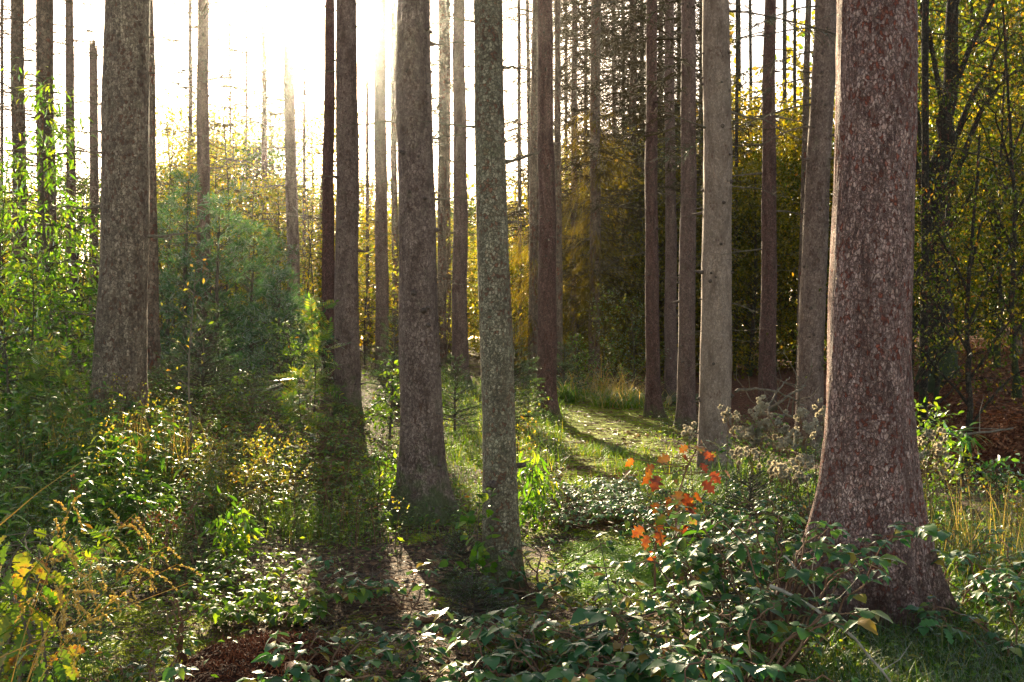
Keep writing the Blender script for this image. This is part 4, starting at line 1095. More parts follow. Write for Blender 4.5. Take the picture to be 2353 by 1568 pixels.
conifer("spruce_sapling", "young spruce with pale sunlit branch tips right of the thick tan trunk", 466, 12.5, 1.45, .75, 'needle_green', 1, whorl=.06, per=8, tw=10, nl=.026, nn=14)
conifer("spruce_sapling", "small dark spruce behind the mossy-footed spruce's right side", 1045, 14.5, 1.15, .5, 'needle_green', 2, whorl=.07, per=8, tw=9, nl=.03, nn=12)
conifer("spruce_sapling", "dark spruce sapling peeking out behind the slim lichen-grey trunk", 1178, 16.5, 1.75, .6, 'needle_green', 3, whorl=.055, per=8, tw=9, nl=.035, nn=12)
conifer("spruce_sapling", "dark dead-needled spruce seedling on the grass before the hemp agrimony", 1722, 8.2, .55, .34, 'needle_dark', 4, whorl=.1, per=7, tw=9, nl=.02, nn=14)
conifer("spruce_sapling", "tiny dark spruce seedling at the slim lichen-grey trunk's foot", 1090, 5.8, .2, .15, 'needle_green', 5, whorl=.12, per=8, tw=9, nl=.018, nn=16)
conifer("spruce_sapling", "tiny feathery spruce seedling left of the slim lichen-grey trunk's foot", 1062, 6.6, .3, .13, 'needle_green', 6, whorl=.1, per=7, tw=8, nl=.02, nn=14)
conifer("spruce_sapling", "dense dark spruce seedling behind the lobed oak leaves at the bottom-left corner", 135, 4.85, .6, .28, 'needle_green', 7, whorl=.075, per=9, tw=10, nl=.02, nn=16)
conifer("spruce_sapling", "small spruce beside the grass at the path's end", 1296, 24, 1.3, .5, 'needle_green', 8, whorl=.07, per=8, tw=8, nl=.04, nn=10)
conifer("spruce_sapling", "young spruce between the dark bare trunk and the mossy-footed spruce", 905, 17, 1.5, .5, 'needle_green', 9, whorl=.06, per=8, tw=8, nl=.035, nn=12)
pk = dict(pine=True, whorl=.075, per=7, tw=7, nl=.13, nn=15)
conifer("pine_sapling", "tall bluish pine sapling left of the hazy bare trunk", 425, 20, 4.0, 1.3, 'needle_blue', 11, **pk)
conifer("pine_sapling", "bluish pine sapling in front of the hazy bare trunk", 498, 19, 3.4, 1.4, 'needle_blue', 12, **pk)
conifer("pine_sapling", "bushy bluish pine between the hazy bare trunk and the leaning bare trunk", 578, 20, 3.0, 1.5, 'needle_blue', 13, **pk)
conifer("pine_sapling", "dark green pine left of the leaning bare trunk", 625, 23, 3.1, 1.4, 'needle_green', 14, **pk)
conifer("pine_sapling", "low bluish pine nearest the rowan sapling", 640, 18, 2.0, 1.1, 'needle_blue', 15, **pk)
conifer("pine_sapling", "tall slim dark pine rising behind the bluish ones", 545, 27, 4.9, 1.3, 'needle_green', 16, **pk)
conifer("pine_sapling", "dark pine close beside the thick tan trunk", 385, 22, 3.6, 1.4, 'needle_blue', 17, **pk)


# brambles
def bramble(label, px, D, reach, h, canes, leaf, seed, mat='leaf_bramble', per=11, name="bramble_bush", tri=True, group=None, az=None, dz=0.0, curl=.5):
    rg = np.random.default_rng(seed)
    base = P(px, D, dz)
    root = thing(name, label, "bramble", base, 0, group)
    mb = MB(); O = []; Dd = []; S = []
    for c in range(canes):
        a = rg.uniform(0, 2 * PI) if az is None else R(rg.normal(*az))
        L = reach * rg.uniform(.5, 1.25); hh = h * rg.uniform(.55, 1.2)
        u = np.linspace(0, 1, 12)
        d = np.array([math.cos(a), math.sin(a), 0]); pd = np.array([-d[1], d[0], 0])
        st = rg.normal(0, .12 * reach, 3) * [1, 1, 0]
        pts = st + np.outer(u * L, d) + np.outer(np.sin(u * PI * .62) * hh, [0, 0, 1]) + np.outer(rg.normal(0, .15) * L * u * u, pd) + rg.normal(0, .012, (12, 3))
        gz_ = terrain(pts[:, 0] + base.x, pts[:, 1] + base.y) - base.z + dz + .03
        pts[:, 2] = np.maximum(pts[:, 2] + gz_ * u, gz_)
        tube(mb, pts, .0048 * (1 - .6 * u) + .001, 5)
        k = int(per * L / reach * rg.uniform(.8, 1.3))
        uu = np.sort(rg.uniform(.15, 1, k))
        po = np.stack([np.interp(uu, u, pts[:, q]) for q in range(3)], 1)
        sd = np.where(np.arange(k) % 2, 1, -1)[:, None] * rg.uniform(.4, 1.1, (k, 1))
        pdv = nrm(d * rg.uniform(.1, .9, (k, 1)) + pd * sd + np.array([0, 0, 1]) * rg.uniform(-.1, .7, (k, 1)))
        pl = rg.uniform(.04, .10, (k, 1)) * leaf / .07
        tip = po + pdv * pl
        sticks(mb, po, tip, .0018, .0012)
        s = leaf * rg.uniform(.4, 1.3, k)
        fl = nrm(pdv * [1, 1, .25])
        O.append(tip); Dd.append(nrm(fl + rg.normal(0, .15, (k, 3)) + [0, 0, -.15])); S.append(s)
        if tri:
            sdv = np.cross(fl, [0, 0, 1.])
            for sg in (-1, 1):
                O.append(tip - fl * s[:, None] * .08); Dd.append(nrm(fl * .25 + sg * sdv + rg.normal(0, .15, (k, 3)) + [0, 0, -.12])); S.append(s * .8)
    mb.build("cane", M['stem_red'], root)
    O = np.concatenate(O); Dd = np.concatenate(Dd); S = np.concatenate(S); N = len(O)
    mb = MB(); UU = rdir(rg, N, 1.0, .22) + [0, .12, 0]; k2 = rg.uniform(0, 1, N) < .38
    for tp_, kk in ((BRAM, ~k2), (BRAM2, k2)):
        scatter(mb, tp_ if leaf > .045 else LEAF3, O[kk], Dd[kk], UU[kk], S[kk])
    mb.build("foliage", M[mat], root, smooth=leaf > .045)
    return root


bb = [("bramble along the bottom edge below the slim trunk, nearest the bare soil", 1030, 4.4, .42, .16, 8, .062, 11), ("bramble at the bottom edge directly below the slim lichen-grey trunk", 1170, 4.4, .5, .2, 10, .066, 12),
      ("bramble with a yellow-spotted leaf near the bottom edge", 1330, 4.35, .5, .22, 11, .070, 13), ("dense bramble at the bottom edge below the red oak leaves", 1500, 4.35, .45, .26, 12, .070, 14), ("bramble at the bottom edge, next to the massive trunk's grass", 1690, 4.3, .6, .32, 13, .068, 15),
      ("bramble behind the bottom-edge ones, reaching to the slim trunk's foot", 1250, 4.85, .5, .16, 9, .064, 16), ("bramble of large white-lit leaves in front of the clover carpet", 1420, 4.8, .5, .22, 11, .068, 17), ("tall arching bramble with white-lit leaves below the lower red oak leaves", 1630, 4.9, .45, .36, 13, .070, 18),
      ("tall bramble arching across the massive trunk's left root", 1780, 4.9, .55, .55, 14, .070, 19), ("bramble with whitish leaves running up towards the dark spruce seedling", 1700, 5.5, .45, .40, 11, .064, 20), ("bramble low at the slim trunk's right foot", 1235, 6.3, .5, .2, 10, .058, 21)]
for lab, px, D, reach, h, canes, leaf, sd in bb:
    bramble(lab, px, D, reach, h, canes, leaf * 1.15, sd, per=10)
bramble("bramble spray lying over the massive trunk's flared foot", 1800, 4.75, .55, .62, 7, .07, 31, az=(20, 30))
bramble("bramble with blue-grey leaves trailing on the litter in the middle of the floor", 930, 5.9, .42, .24, 6, .068, 32, per=7)
bramble("bramble trailing left of the slim trunk's foot on the litter", 830, 6.2, .35, .2, 4, .064, 33, per=7)
bramble("bramble clump of big leaves at the bottom edge beside the dark soil", 715, 4.5, .32, .2, 9, .068, 34, per=8)
bramble("bramble corner at the bottom edge left of the dark soil", 345, 4.35, .3, .14, 7, .06, 35, per=8)
bramble("white-glinting bramble on the sunny floor left of the litter patch", 590, 6.4, .42, .14, 14, .055, 36, 'leaf_bramble_far')
bramble("white-glinting bramble next to the leafy green clump", 680, 5.8, .40, .15, 13, .06, 37, 'leaf_bramble_far')
bramble("white-glinting bramble in the sunny patch above the dark soil", 560, 5.65, .34, .14, 9, .058, 38, 'leaf_bramble_far')
bramble("white-glinting bramble at the left end of the sunny floor", 430, 6.3, .42, .16, 10, .055, 39, 'leaf_bramble_far')
bramble("small upright plant in the moss near the bottom edge", 425, 4.9, .16, .32, 6, .034, 40, 'leaf_bramble_far', per=9)
bramble("bramble beside the massive trunk's right root", 2190, 5.7, .5, .3, 11, .06, 41)
bramble("pale-lit bramble at the right edge behind the near grass", 2300, 5.6, .55, .34, 12, .06, 42)
bramble("bramble low at the right edge among the near grass", 2330, 4.9, .4, .22, 8, .055, 43)
bramble("bramble behind the massive trunk's right root under the bushes", 2180, 6.6, .55, .34, 11, .055, 44)
bramble("dark bramble at the foot of the trunk below the sun", 838, 14.0, .45, .32, 9, .07, 45, 'leaf_bramble_far')
for i, (px, D, h) in enumerate([(400, 12.5, .4), (450, 11.5, .45), (520, 12.6, .4), (590, 12.8, .45), (650, 11.6, .4), (720, 11.2, .38), (560, 10.8, .35), (640, 9.9, .32), (760, 12.8, .4), (700, 9.4, .3), (480, 10, .35), (410, 9.2, .35), (770, 10.4, .28), (860, 11.6, .25), (340, 12.4, .5), (380, 15, .5)]):
    bramble("one of the small-leaved brambles covering the slope below the young spruce", px, D, .7, h * .85, 15, .05, 60 + i, 'leaf_bramble_far', per=14, group="brambles on the slope")
for i, (px, D) in enumerate([(1300, 8.6), (1345, 9.2), (1395, 8.9), (1440, 9.4), (1330, 9.9), (1480, 8.6), (1420, 9.9)]):
    bramble("one of the white-glinting low plants in the strip across the path", px, D, .42, .2, 14, .046, 80 + i, 'leaf_elder', per=14, group="low plants across the path", name="ground_elder_plant")
for i, (px, D) in enumerate([(1560, 7.4), (1610, 7.0), (1570, 8.0), (1640, 7.6), (1800, 7.4), (1770, 8.6), (1850, 8.2)]):
    bramble("one of the deep green brambles between the red oak sapling and the massive trunk", px, D, .5, .34, 12, .05, 90 + i, 'leaf_bramble', per=12, group="brambles beside the red oak")


# upright herbs
def herb(name, label, px, D, n, spread, h, tpl, leaf, mat, seed, stem='stem_green', per=16, group=None, tips=None, tipmat='leaf_gold', droopy=.35, cat="plant"):
    rg = np.random.default_rng(seed)
    base = P(px, D)
    root = thing(name, label, cat, base, 0, group)
    mb = MB(); O = []; Dd = []; U = []; TO = []; TD = []
    for i in range(n):
        o = np.array([*rg.normal(0, spread, 2), 0]); o[2] = tz(base.x + o[0], base.y + o[1]) - base.z
        hh = h * rg.uniform(.6, 1.2); lv = rg.normal(0, .16, 2)
        u = np.linspace(0, 1, 6)
        pts = o + np.stack([lv[0] * hh * u ** 1.6, lv[1] * hh * u ** 1.6, hh * u], 1)
        sticks(mb, pts[:-1], pts[1:], .0045 * (1 - .6 * u[:-1]), .0045 * (1 - .6 * u[1:]), k=4)
        sticks(mb, [[0, 0, -.03]], [o + [0, 0, -.005]], .003, .003)
        k = int(per * rg.uniform(.7, 1.2)); uu = rg.uniform(.12, 1, k)
        lo = np.stack([np.interp(uu, u, pts[:, q]) for q in range(3)], 1)
        a = np.arange(k) * 2.4 + rg.uniform(0, 6)
        O.append(lo); Dd.append(nrm(hdir(a) + np.array([0, 0, 1]) * (rg.uniform(-droopy, .6, (k, 1)))))
        if tips:
            m = tips
            s = rg.uniform(.72, 1.02, m)
            to = np.stack([np.interp(s, u, pts[:, q]) for q in range(3)], 1)
            td = nrm(rg.normal(0, .6, (m, 3)) + [0, 0, .6])
            e = to + td * rg.uniform(.04, .14, (m, 1)); sticks(mb, to, e, .0018, .001)
            TO.append(e); TD.append(td)
    mb.build("stem", M[stem], root)
    O = np.concatenate(O); Dd = np.concatenate(Dd); N = len(O)
    mb = MB(); scatter(mb, tpl, O, Dd, rdir(rg, N, 1.0, .3), rg.uniform(.5, 1.25, N) * leaf)
    mb.build("foliage", M[mat], root, smooth=True)
    if tips:
        TO = np.concatenate(TO); TD = np.concatenate(TD)
        TO = np.repeat(TO, 4, 0) + rg.normal(0, .012, (len(TO) * 4, 3)); TD = np.repeat(TD, 4, 0)
        mb = MB(); scatter(mb, LEAF1, TO, TD + rg.normal(0, .4, TD.shape), rdir(rg, len(TO)), .022)
        mb.build("foliage", M[tipmat], root)
    return root


LT = "one of the tall leafy herbs in front of the thick tan trunk"
for i, (px, D, n, h) in enumerate([(215, 8.6, 14, .62), (290, 8.4, 14, .65), (345, 8.8, 12, .6), (250, 7.6, 14, .55), (320, 7.4, 12, .5), (180, 8.0, 12, .6), (375, 7.9, 10, .5), (290, 9.3, 14, .6), (200, 9.3, 14, .6), (350, 9.6, 12, .55)]):
    herb("willowherb_plant", LT, px, D, n, .2, h, LANCE, .12, 'leaf_herb', 100 + i, group="tall herbs before the thick tan trunk", tips=5 if i % 2 else None)
LT = "one of the leafy herbs crowding the left picture edge below the saplings"
for i, (px, D, n, h) in enumerate([(20, 8.2, 14, .6), (70, 8.8, 14, .6), (120, 8.2, 12, .5), (40, 7.2, 12, .5), (100, 7.3, 12, .42), (10, 6.4, 12, .5), (60, 9.8, 14, .7), (140, 9.6, 14, .6), (170, 7.0, 12, .45), (230, 6.8, 12, .4)]):
    herb("willowherb_plant", LT, px, D, n, .22, h, LANCE if i % 3 else LEAF3, .11 if i % 3 else .08, 'leaf_herb', 120 + i, group="herbs along the left edge")
for i, (px, D, n, h, lab) in enumerate([(610, 8.6, 10, .62, "yellow-green herb clump with glowing leaves on the slope's sunny edge"), (560, 8.3, 10, .55, "golden dry herb clump left of the glowing yellow-green one"), (520, 8.9, 10, .5, "golden herb clump below the nearly bare sapling"), (655, 8.9, 8, .55, "bright herb with two large glowing leaves beside the slope"), (480, 8.0, 10, .45, "straw-coloured herb clump nearest the tall leafy herbs")]):
    herb("goldenrod_plant", lab, px, D, n, .16, h, LANCE, .09, 'leaf_gold' if i % 2 else 'leaf_rowan', 140 + i, stem='stem_red' if i % 2 else 'stem_green', per=13, tips=9)
herb("dock_plant", "dry reddish stems with dark seed tufts in the herbs left of the sunny floor", 390, 6.9, 9, .22, .42, LEAF2, .05, 'litter_red', 150, stem='stem_red', per=6, tips=8, tipmat='litter_red')
herb("dock_plant", "rusty upright stems in front of the mossy-footed spruce", 775, 8.2, 3, .06, .85, LEAF2, .04, 'litter_red', 151, stem='stem_red', per=6)
herb("dock_plant", "thin dry stems with curled flowers before the mossy-footed spruce's foot", 860, 7.9, 6, .25, .5, LEAF2, .04, 'leaf_gold', 152, stem='stem_red', per=6, tips=6)
herb("willowherb_plant", "dark green leafy herb below the red oak sapling", 1545, 6.6, 12, .14, .42, LANCE, .12, 'leaf_herb', 153, per=16)
herb("willowherb_plant", "leafy green herb on the far side of the massive trunk's right root", 2140, 7.4, 16, .2, .6, LEAF3, .06, 'leaf_herb', 154, per=16)
herb("dock_plant", "dry brown seed stalks in the grass near the right edge", 2250, 7.6, 14, .35, .62, LEAF2, .04, 'leaf_gold', 155, stem='stem_red', per=7, tips=9)


# hemp agrimony gone to fluffy seed
def agrimony(label, px, D, n, spread, h, seed, leaf=.07):
    rg = np.random.default_rng(seed)
    base = P(px, D)
    root = thing("hemp_agrimony", label, "wildflower", base)
    mb = MB(); O = []; Dd = []
    for i in range(n):
        o = np.array([*rg.normal(0, spread, 2), 0.])
        hh = h * rg.uniform(.75, 1.15); lv = rg.normal(0, .12, 2); u = np.linspace(0, 1, 6)
        pts = o + np.stack([lv[0] * hh * u ** 1.6, lv[1] * hh * u ** 1.6, hh * u], 1)
        sticks(mb, pts[:-1], pts[1:], .005 * (1 - .6 * u[:-1]), .005 * (1 - .6 * u[1:]), k=4)
        sticks(mb, [[0, 0, -.03]], [o], .003, .003)
        k = 16; uu = rg.uniform(.1, .9, k); lo = np.stack([np.interp(uu, u, pts[:, q]) for q in range(3)], 1)
        O.append(lo); Dd.append(nrm(hdir(rg.uniform(0, 6.28, k)) + np.array([0, 0, 1]) * rg.uniform(-.5, .5, (k, 1))))
        fm = MB()
        nb = rg.integers(7, 13)
        bo = pts[-1] + rg.normal(0, 1, (nb, 3)) * [.045, .045, .028]
        sticks(fm, np.repeat(pts[-2:-1], nb, 0), bo, .0016, .001, 1)
        m = 46
        fo = np.repeat(bo, m, 0); fd = rdir(rg, nb * m, .2)
        scatter(fm, LEAF1, fo, fd, rdir(rg, nb * m), rg.uniform(.014, .024, nb * m) * 1.4)
        fm.build("seed_head", [M['fluff'], M['stem_red']], root)
    mb.build("stem", M['stem_red'], root)
    O = np.concatenate(O); Dd = np.concatenate(Dd); N = len(O)
    mb = MB(); scatter(mb, LANCE, O, Dd, rdir(rg, N, 1, .3), rg.uniform(.6, 1.2, N) * leaf)
    mb.build("foliage", M['leaf_herb'], root, smooth=True)
    return root


agrimony("hemp agrimony with fluffy cream seed heads next to the pale smooth trunk", 1735, 9.6, 12, .2, .88, 1)
agrimony("taller hemp agrimony with fluffy seed heads against the leaning tan trunk", 1830, 9.2, 12, .2, .98, 2)
agrimony("hemp agrimony with small heads low between the other two and the brambles", 1790, 8.4, 11, .24, .62, 3)
agrimony("hemp agrimony with grey fluffy heads right of the massive trunk", 2125, 8.2, 9, .14, .78, 4)

# ------------------------------------------------------------------ red oak sapling, each leaf a part
def oak_shoot(name, label, px, D, h, stem_pts, leaves, tpl, size, mat, seed, group=None, stem='stem_red', dz=0.0):
    rg = np.random.default_rng(seed)
    base = P(px, D, dz)
    root = thing(name, label, "sapling", base, 0, group)
    pts = np.array(stem_pts, float) * h
    mb = MB(); t = np.linspace(0, 1, len(pts)); tube(mb, pts, .009 * (1 - .55 * t), 6)
    for (s, az, el, l, sc) in leaves:
        o = np.array([np.interp(s, t, pts[:, k]) for k in range(3)])
        d = np.array([math.cos(R(az)) * math.cos(R(el)), math.sin(R(az)) * math.cos(R(el)), math.sin(R(el))])
        e = o + d * l
        sticks(mb, [o], [e], .003, .0018, k=4)
        lm = MB()
        ld = nrm(d + np.array([0, -.1, -.75]) + rg.normal(0, .3, 3))
        scatter(lm, tpl, [e], [ld], [nrm(np.array([rg.normal(0, .7), -.8 + rg.normal(0, .5), .7]))], [size * sc])
        lm.build("leaf", M[mat], root, smooth=True)
    mb.build("stem", M[stem], root)
    return root


oak_shoot("red_oak_sapling", "red oak sapling with large orange-red lobed leaves in front of the pale smooth trunk", 1545, 6.3, .92, [(0, 0, 0), (.03, 0, .3), (.02, 0, .6), (.10, 0, .85), (.18, 0, 1.0)],
          [(1, 10, 30, .06, 1.15), (1, 60, 20, .05, .9), (.95, 200, 25, .07, .7), (.93, 330, 0, .06, .8), (.85, 185, 5, .14, .9), (.8, 170, -5, .22, .8), (.78, 195, -5, .26, 1.15), (.74, 200, -10, .2, 1.1), (.72, 350, 0, .16, .9), (.7, 5, 5, .26, .7), (.68, 340, -10, .12, 1.05), (.66, 250, -30, .1, 1.15),
           (.64, 280, -40, .08, 1.2), (.6, 220, -40, .1, 1.0), (.58, 310, -40, .1, 1.05), (.56, 180, -20, .14, .8), (.88, 20, 10, .12, .7), (.82, 300, 0, .1, .8), (.9, 150, 20, .08, .7), (.62, 20, -20, .12, .9), (.7, 180, 5, .34, .8), (.75, 190, 10, .36, .7), (.5, 200, -40, .1, .9), (.52, 330, -40, .1, 1.0), (.46, 270, -50, .08, 1.0), (.54, 100, -10, .12, .9), (.6, 340, -50, .06, 1.0), (.44, 180, -30, .1, .8), (.42, 20, -40, .08, .8), (.96, 280, 30, .05, .9), (.84, 100, 10, .1, .9), (.78, 215, -20, .12, .9)], REDOAK, .092, 'leaf_redoak', 1)
oak_shoot("red_oak_sapling", "low red oak shoot with a few orange leaves above the brambles", 1505, 5.9, .48, [(0, 0, 0), (.0, 0, .5), (.02, 0, 1)], [(1, 0, 5, .08, .9), (1, 180, 0, .08, 1.0), (.95, 200, -20, .06, 1.0), (.9, 340, -15, .06, 1.1), (.98, 270, -10, .05, 1.0), (1, 175, 10, .16, .8), (.8, 230, -40, .06, .8)], REDOAK, .085, 'leaf_redoak', 2)
ol = [(.22 + .78 * i / 43, (i * 137) % 360, 10 - (i % 4) * 12, .05 + .08 * ((i * 7) % 5) / 5, .8 + .1 * (i % 4)) for i in range(44)]
oak_shoot("oak_sapling", "young oak with yellow-green lobed leaves at the picture's left edge", 28, 4.25, .78, [(0, 0, 0), (.1, 0, .4), (-.05, 0, .75), (.1, 0, 1)], ol, OAK, .095, 'leaf_oak', 3, stem='deadwood')
oak_shoot("oak_sapling", "second young oak with browning leaves behind the first at the left edge", 62, 4.7, .62, [(0, 0, 0), (.05, 0, .5), (.1, 0, 1)], ol[3:40], OAK, .09, 'leaf_oak', 4, stem='deadwood')
oak_shoot("oak_sapling", "small oak shoot low in the bottom-left corner", 95, 4.15, .42, [(0, 0, 0), (.05, 0, .5), (.0, 0, 1)], ol[14:38], OAK, .09, 'leaf_oak', 5, stem='deadwood')
oak_shoot("oak_sapling", "leaning young oak low at the left edge under the golden grass heads", -15, 4.4, .6, [(0, 0, 0), (.15, 0, .5), (.3, 0, 1)], ol[2:36], OAK, .095, 'leaf_oak', 7, stem='deadwood')
oak_shoot("oak_sapling", "tiny bluish oak seedling in the near grass at the bottom right", 2165, 4.75, .2, [(0, 0, 0), (.0, 0, .5), (.0, 0, 1)], [(1, 20, 30, .02, .9), (1, 190, 20, .02, .9), (.9, 280, 10, .02, .8), (.7, 100, 10, .02, .8)], OAK, .10, 'leaf_bramble', 6, stem='stem_green')


# ------------------------------------------------------------------ grass
def blades(mb, rg, O, h, w, bend=.5, up=1.0, seg=4, mat=0, azm=None):
    N = len(O)
    a = rg.uniform(0, 2 * PI, N) if azm is None else rg.normal(azm[0], azm[1], N)
    d = hdir(a); hh = h * rg.uniform(.45, 1.15, N); bd = bend * rg.uniform(.2, 1.5, N)
    pd = hdir(a + PI / 2 + rg.normal(0, .5, N))
    t = np.linspace(0, 1, seg + 1)
    V = []
    for q in t:
        c = O + d * (hh * bd * q ** 1.8)[:, None] + np.outer(hh * (q - .38 * bd * q ** 2.4), [0, 0, 1.]) * up
        ww = w * (1 - q ** 1.7 * .93) * .5
        V += [c - pd * ww, c + pd * ww]
    V = np.stack(V, 1)
    k = 2 * (seg + 1)
    f = np.array([(2 * i, 2 * i + 1, 2 * i + 3, 2 * i + 2) for i in range(seg)], np.int32)
    mb.add(V.reshape(-1, 3), (f[None] + (np.arange(N) * k)[:, None, None]).reshape(-1, 4), mat)


def tuft(label, px, D, n, rad_, h, seed, mat='grass', w=.006, bend=.6, name="grass_tuft", group=None, dry=0):
    rg = np.random.default_rng(seed)
    base = P(px, D)
    O = np.clip(rg.normal(0, 1, (n, 3)), -2, 2) * rad_; O[:, 2] = terrain(O[:, 0] + base.x, O[:, 1] + base.y) - base.z
    mb = MB(); blades(mb, rg, O, h, w, bend)
    if dry:
        blades(mb, rg, O[:dry], h * 1.7, w * .8, bend * .9, mat=1)
    return tag(mb.build(name, [M[mat], M['grass_dry']], loc=base), label, "grass tuft", group)


tuft("bright green grass tuft beside the slender trunk at the path's left side", 1305, 23, 260, .2, .6, 1, w=.018, bend=1.3, dry=20)
tuft("large bright grass tuft at the far end of the path", 1425, 22, 330, .28, .6, 2, w=.018, bend=1.4, dry=60)
tuft("golden arching grass behind the bright tuft at the path's end", 1395, 26, 230, .7, 1.1, 3, mat='grass_dry', w=.018, bend=1.5)
tuft("second bright grass tuft right of the large one at the path's end", 1474, 22.5, 220, .26, .45, 4, w=.018, bend=1.4, dry=30)
tuft("low bright green grass patch in the middle of the path", 1390, 14.2, 900, .3, .16, 5, w=.006, bend=.8)
tuft("low grass patch at the pale smooth trunk's left foot", 1500, 12.5, 900, .35, .2, 6, w=.006, bend=.8)
tuft("long drooping grass at the pale smooth trunk's right foot", 1690, 10.5, 1200, .4, .42, 7, w=.005, bend=.9)
tuft("long dark grass in front of the pale smooth trunk", 1640, 9.5, 1300, .35, .42, 8, 'grass_dark', w=.005, bend=.9)
tuft("sunlit grass fringe before the strip of low plants across the path", 1385, 10.6, 700, .35, .2, 9, w=.005, bend=.7)
tuft("sunlit grass between the pale smooth trunk and the hemp agrimony", 1715, 12.0, 900, .25, .3, 10, w=.006)
tuft("straw-coloured long grass near the right edge before the stream", 2270, 7.0, 260, .35, .75, 11, 'grass_dry', w=.004, bend=.3)
tuft("grass tuft between the bushes and brambles at the right edge", 2200, 6.6, 700, .35, .4, 12, 'grass', w=.004)
tuft("small grass tuft among the sunny floor plants left of the mossy-footed spruce", 700, 8.4, 500, .3, .3, 13, w=.004)
tuft("wispy grass between the slope brambles and the mossy-footed spruce", 885, 10.2, 350, .16, .3, 14, w=.005)
tuft("grass fringe in front of the thick tan trunk", 280, 9.1, 500, .35, .6, 15, 'grass_dry', w=.005, bend=.4)
tuft("dark grass at the bottom edge beside the spruce seedling", 190, 4.4, 160, .1, .25, 16, 'grass_dark', w=.004)

# the near grass at the bottom right, uncountable
rg = np.random.default_rng(41)
def zone_pts(n, x0, x1, d0, d1):
    D = rg.uniform(d0, d1, n); px = rg.uniform(x0, x1, n)
    X = wx(px, D)
    return np.stack([X, D, terrain(X, D)], 1)
mb = MB()
blades(mb, rg, zone_pts(9000, 1860, 2480, 4.1, 6.3), .20, .0038, .8)
blades(mb, rg, zone_pts(2500, 2080, 2480, 6.0, 9.5), .30, .004, .8)
blades(mb, rg, zone_pts(2500, 1500, 1900, 7.5, 12), .24, .005, .8)
tag(mb.build("near_grass", M['grass_dark']), "deep green grass round the massive trunk's foot", "grass", kind="stuff")
mb = MB()
Gp = zone_pts(6000, 1000, 1560, 9, 26); Gp = Gp[rg.uniform(0, 1, len(Gp)) > .93 * bare(Gp[:, 0], Gp[:, 1])]
blades(mb, rg, Gp, .13, .007, .8)
blades(mb, rg, zone_pts(2000, 500, 1100, 8, 14), .14, .005, .8)
blades(mb, rg, zone_pts(3000, -80, 420, 6.6, 12), .28, .005, .8)
blades(mb, rg, zone_pts(2500, 1000, 1300, 12, 26), .32, .009, .8)
tag(mb.build("sparse_grass", M['grass']), "thin bright grass scattered over the forest floor", "grass", kind="stuff")

# dry grass with drooping seed heads in the bottom-left foreground
def seed_grass(label, px, D, stems, seed):
    rg = np.random.default_rng(seed)
    base = P(px, D)
    root = thing("seed_grass", label, "grass", base)
    for (dx, h, lx, ly, heads) in stems:
        mb = MB(); u = np.linspace(0, 1, 10)
        pts = np.stack([dx + lx * u ** 1.7, ly * u ** 1.5, h * (u - .12 * u ** 3)], 1)
        tube(mb, pts, .0025 * (1 - .6 * u), 5)
        ho = MB()
        for q in range(heads):
            s = .68 + .32 * q / max(1, heads - 1)
            o = np.array([np.interp(s, u, pts[:, k]) for k in range(3)])
            d = nrm(np.array([lx, ly * .5, .3 - .8 * rg.uniform()]) + rg.normal(0, .45, 3)); l = rg.uniform(.05, .13)
            v = np.linspace(0, 1, 6)
            br = o + np.outer(v * l, d) + np.outer(-.35 * l * v * v, [0, 0, 1])
            sticks(ho, br[:-1], br[1:], .0009, .0007)
            m = int(34 * l / .1); so = o + np.outer(rg.uniform(.1, 1, m) * l, d); so[:, 2] -= .35 * ((so - o) ** 2).sum(1) / l
            scatter(ho, LEAF1, so, nrm(d + rg.normal(0, .4, (m, 3))), rdir(rg, m), rg.uniform(.009, .016, m))
        if heads:
            ho.build("seed_head", M['grass_dry'], root)
        mb.build("stem", M['grass_dry'] if heads else M['grass'], root)
    return root


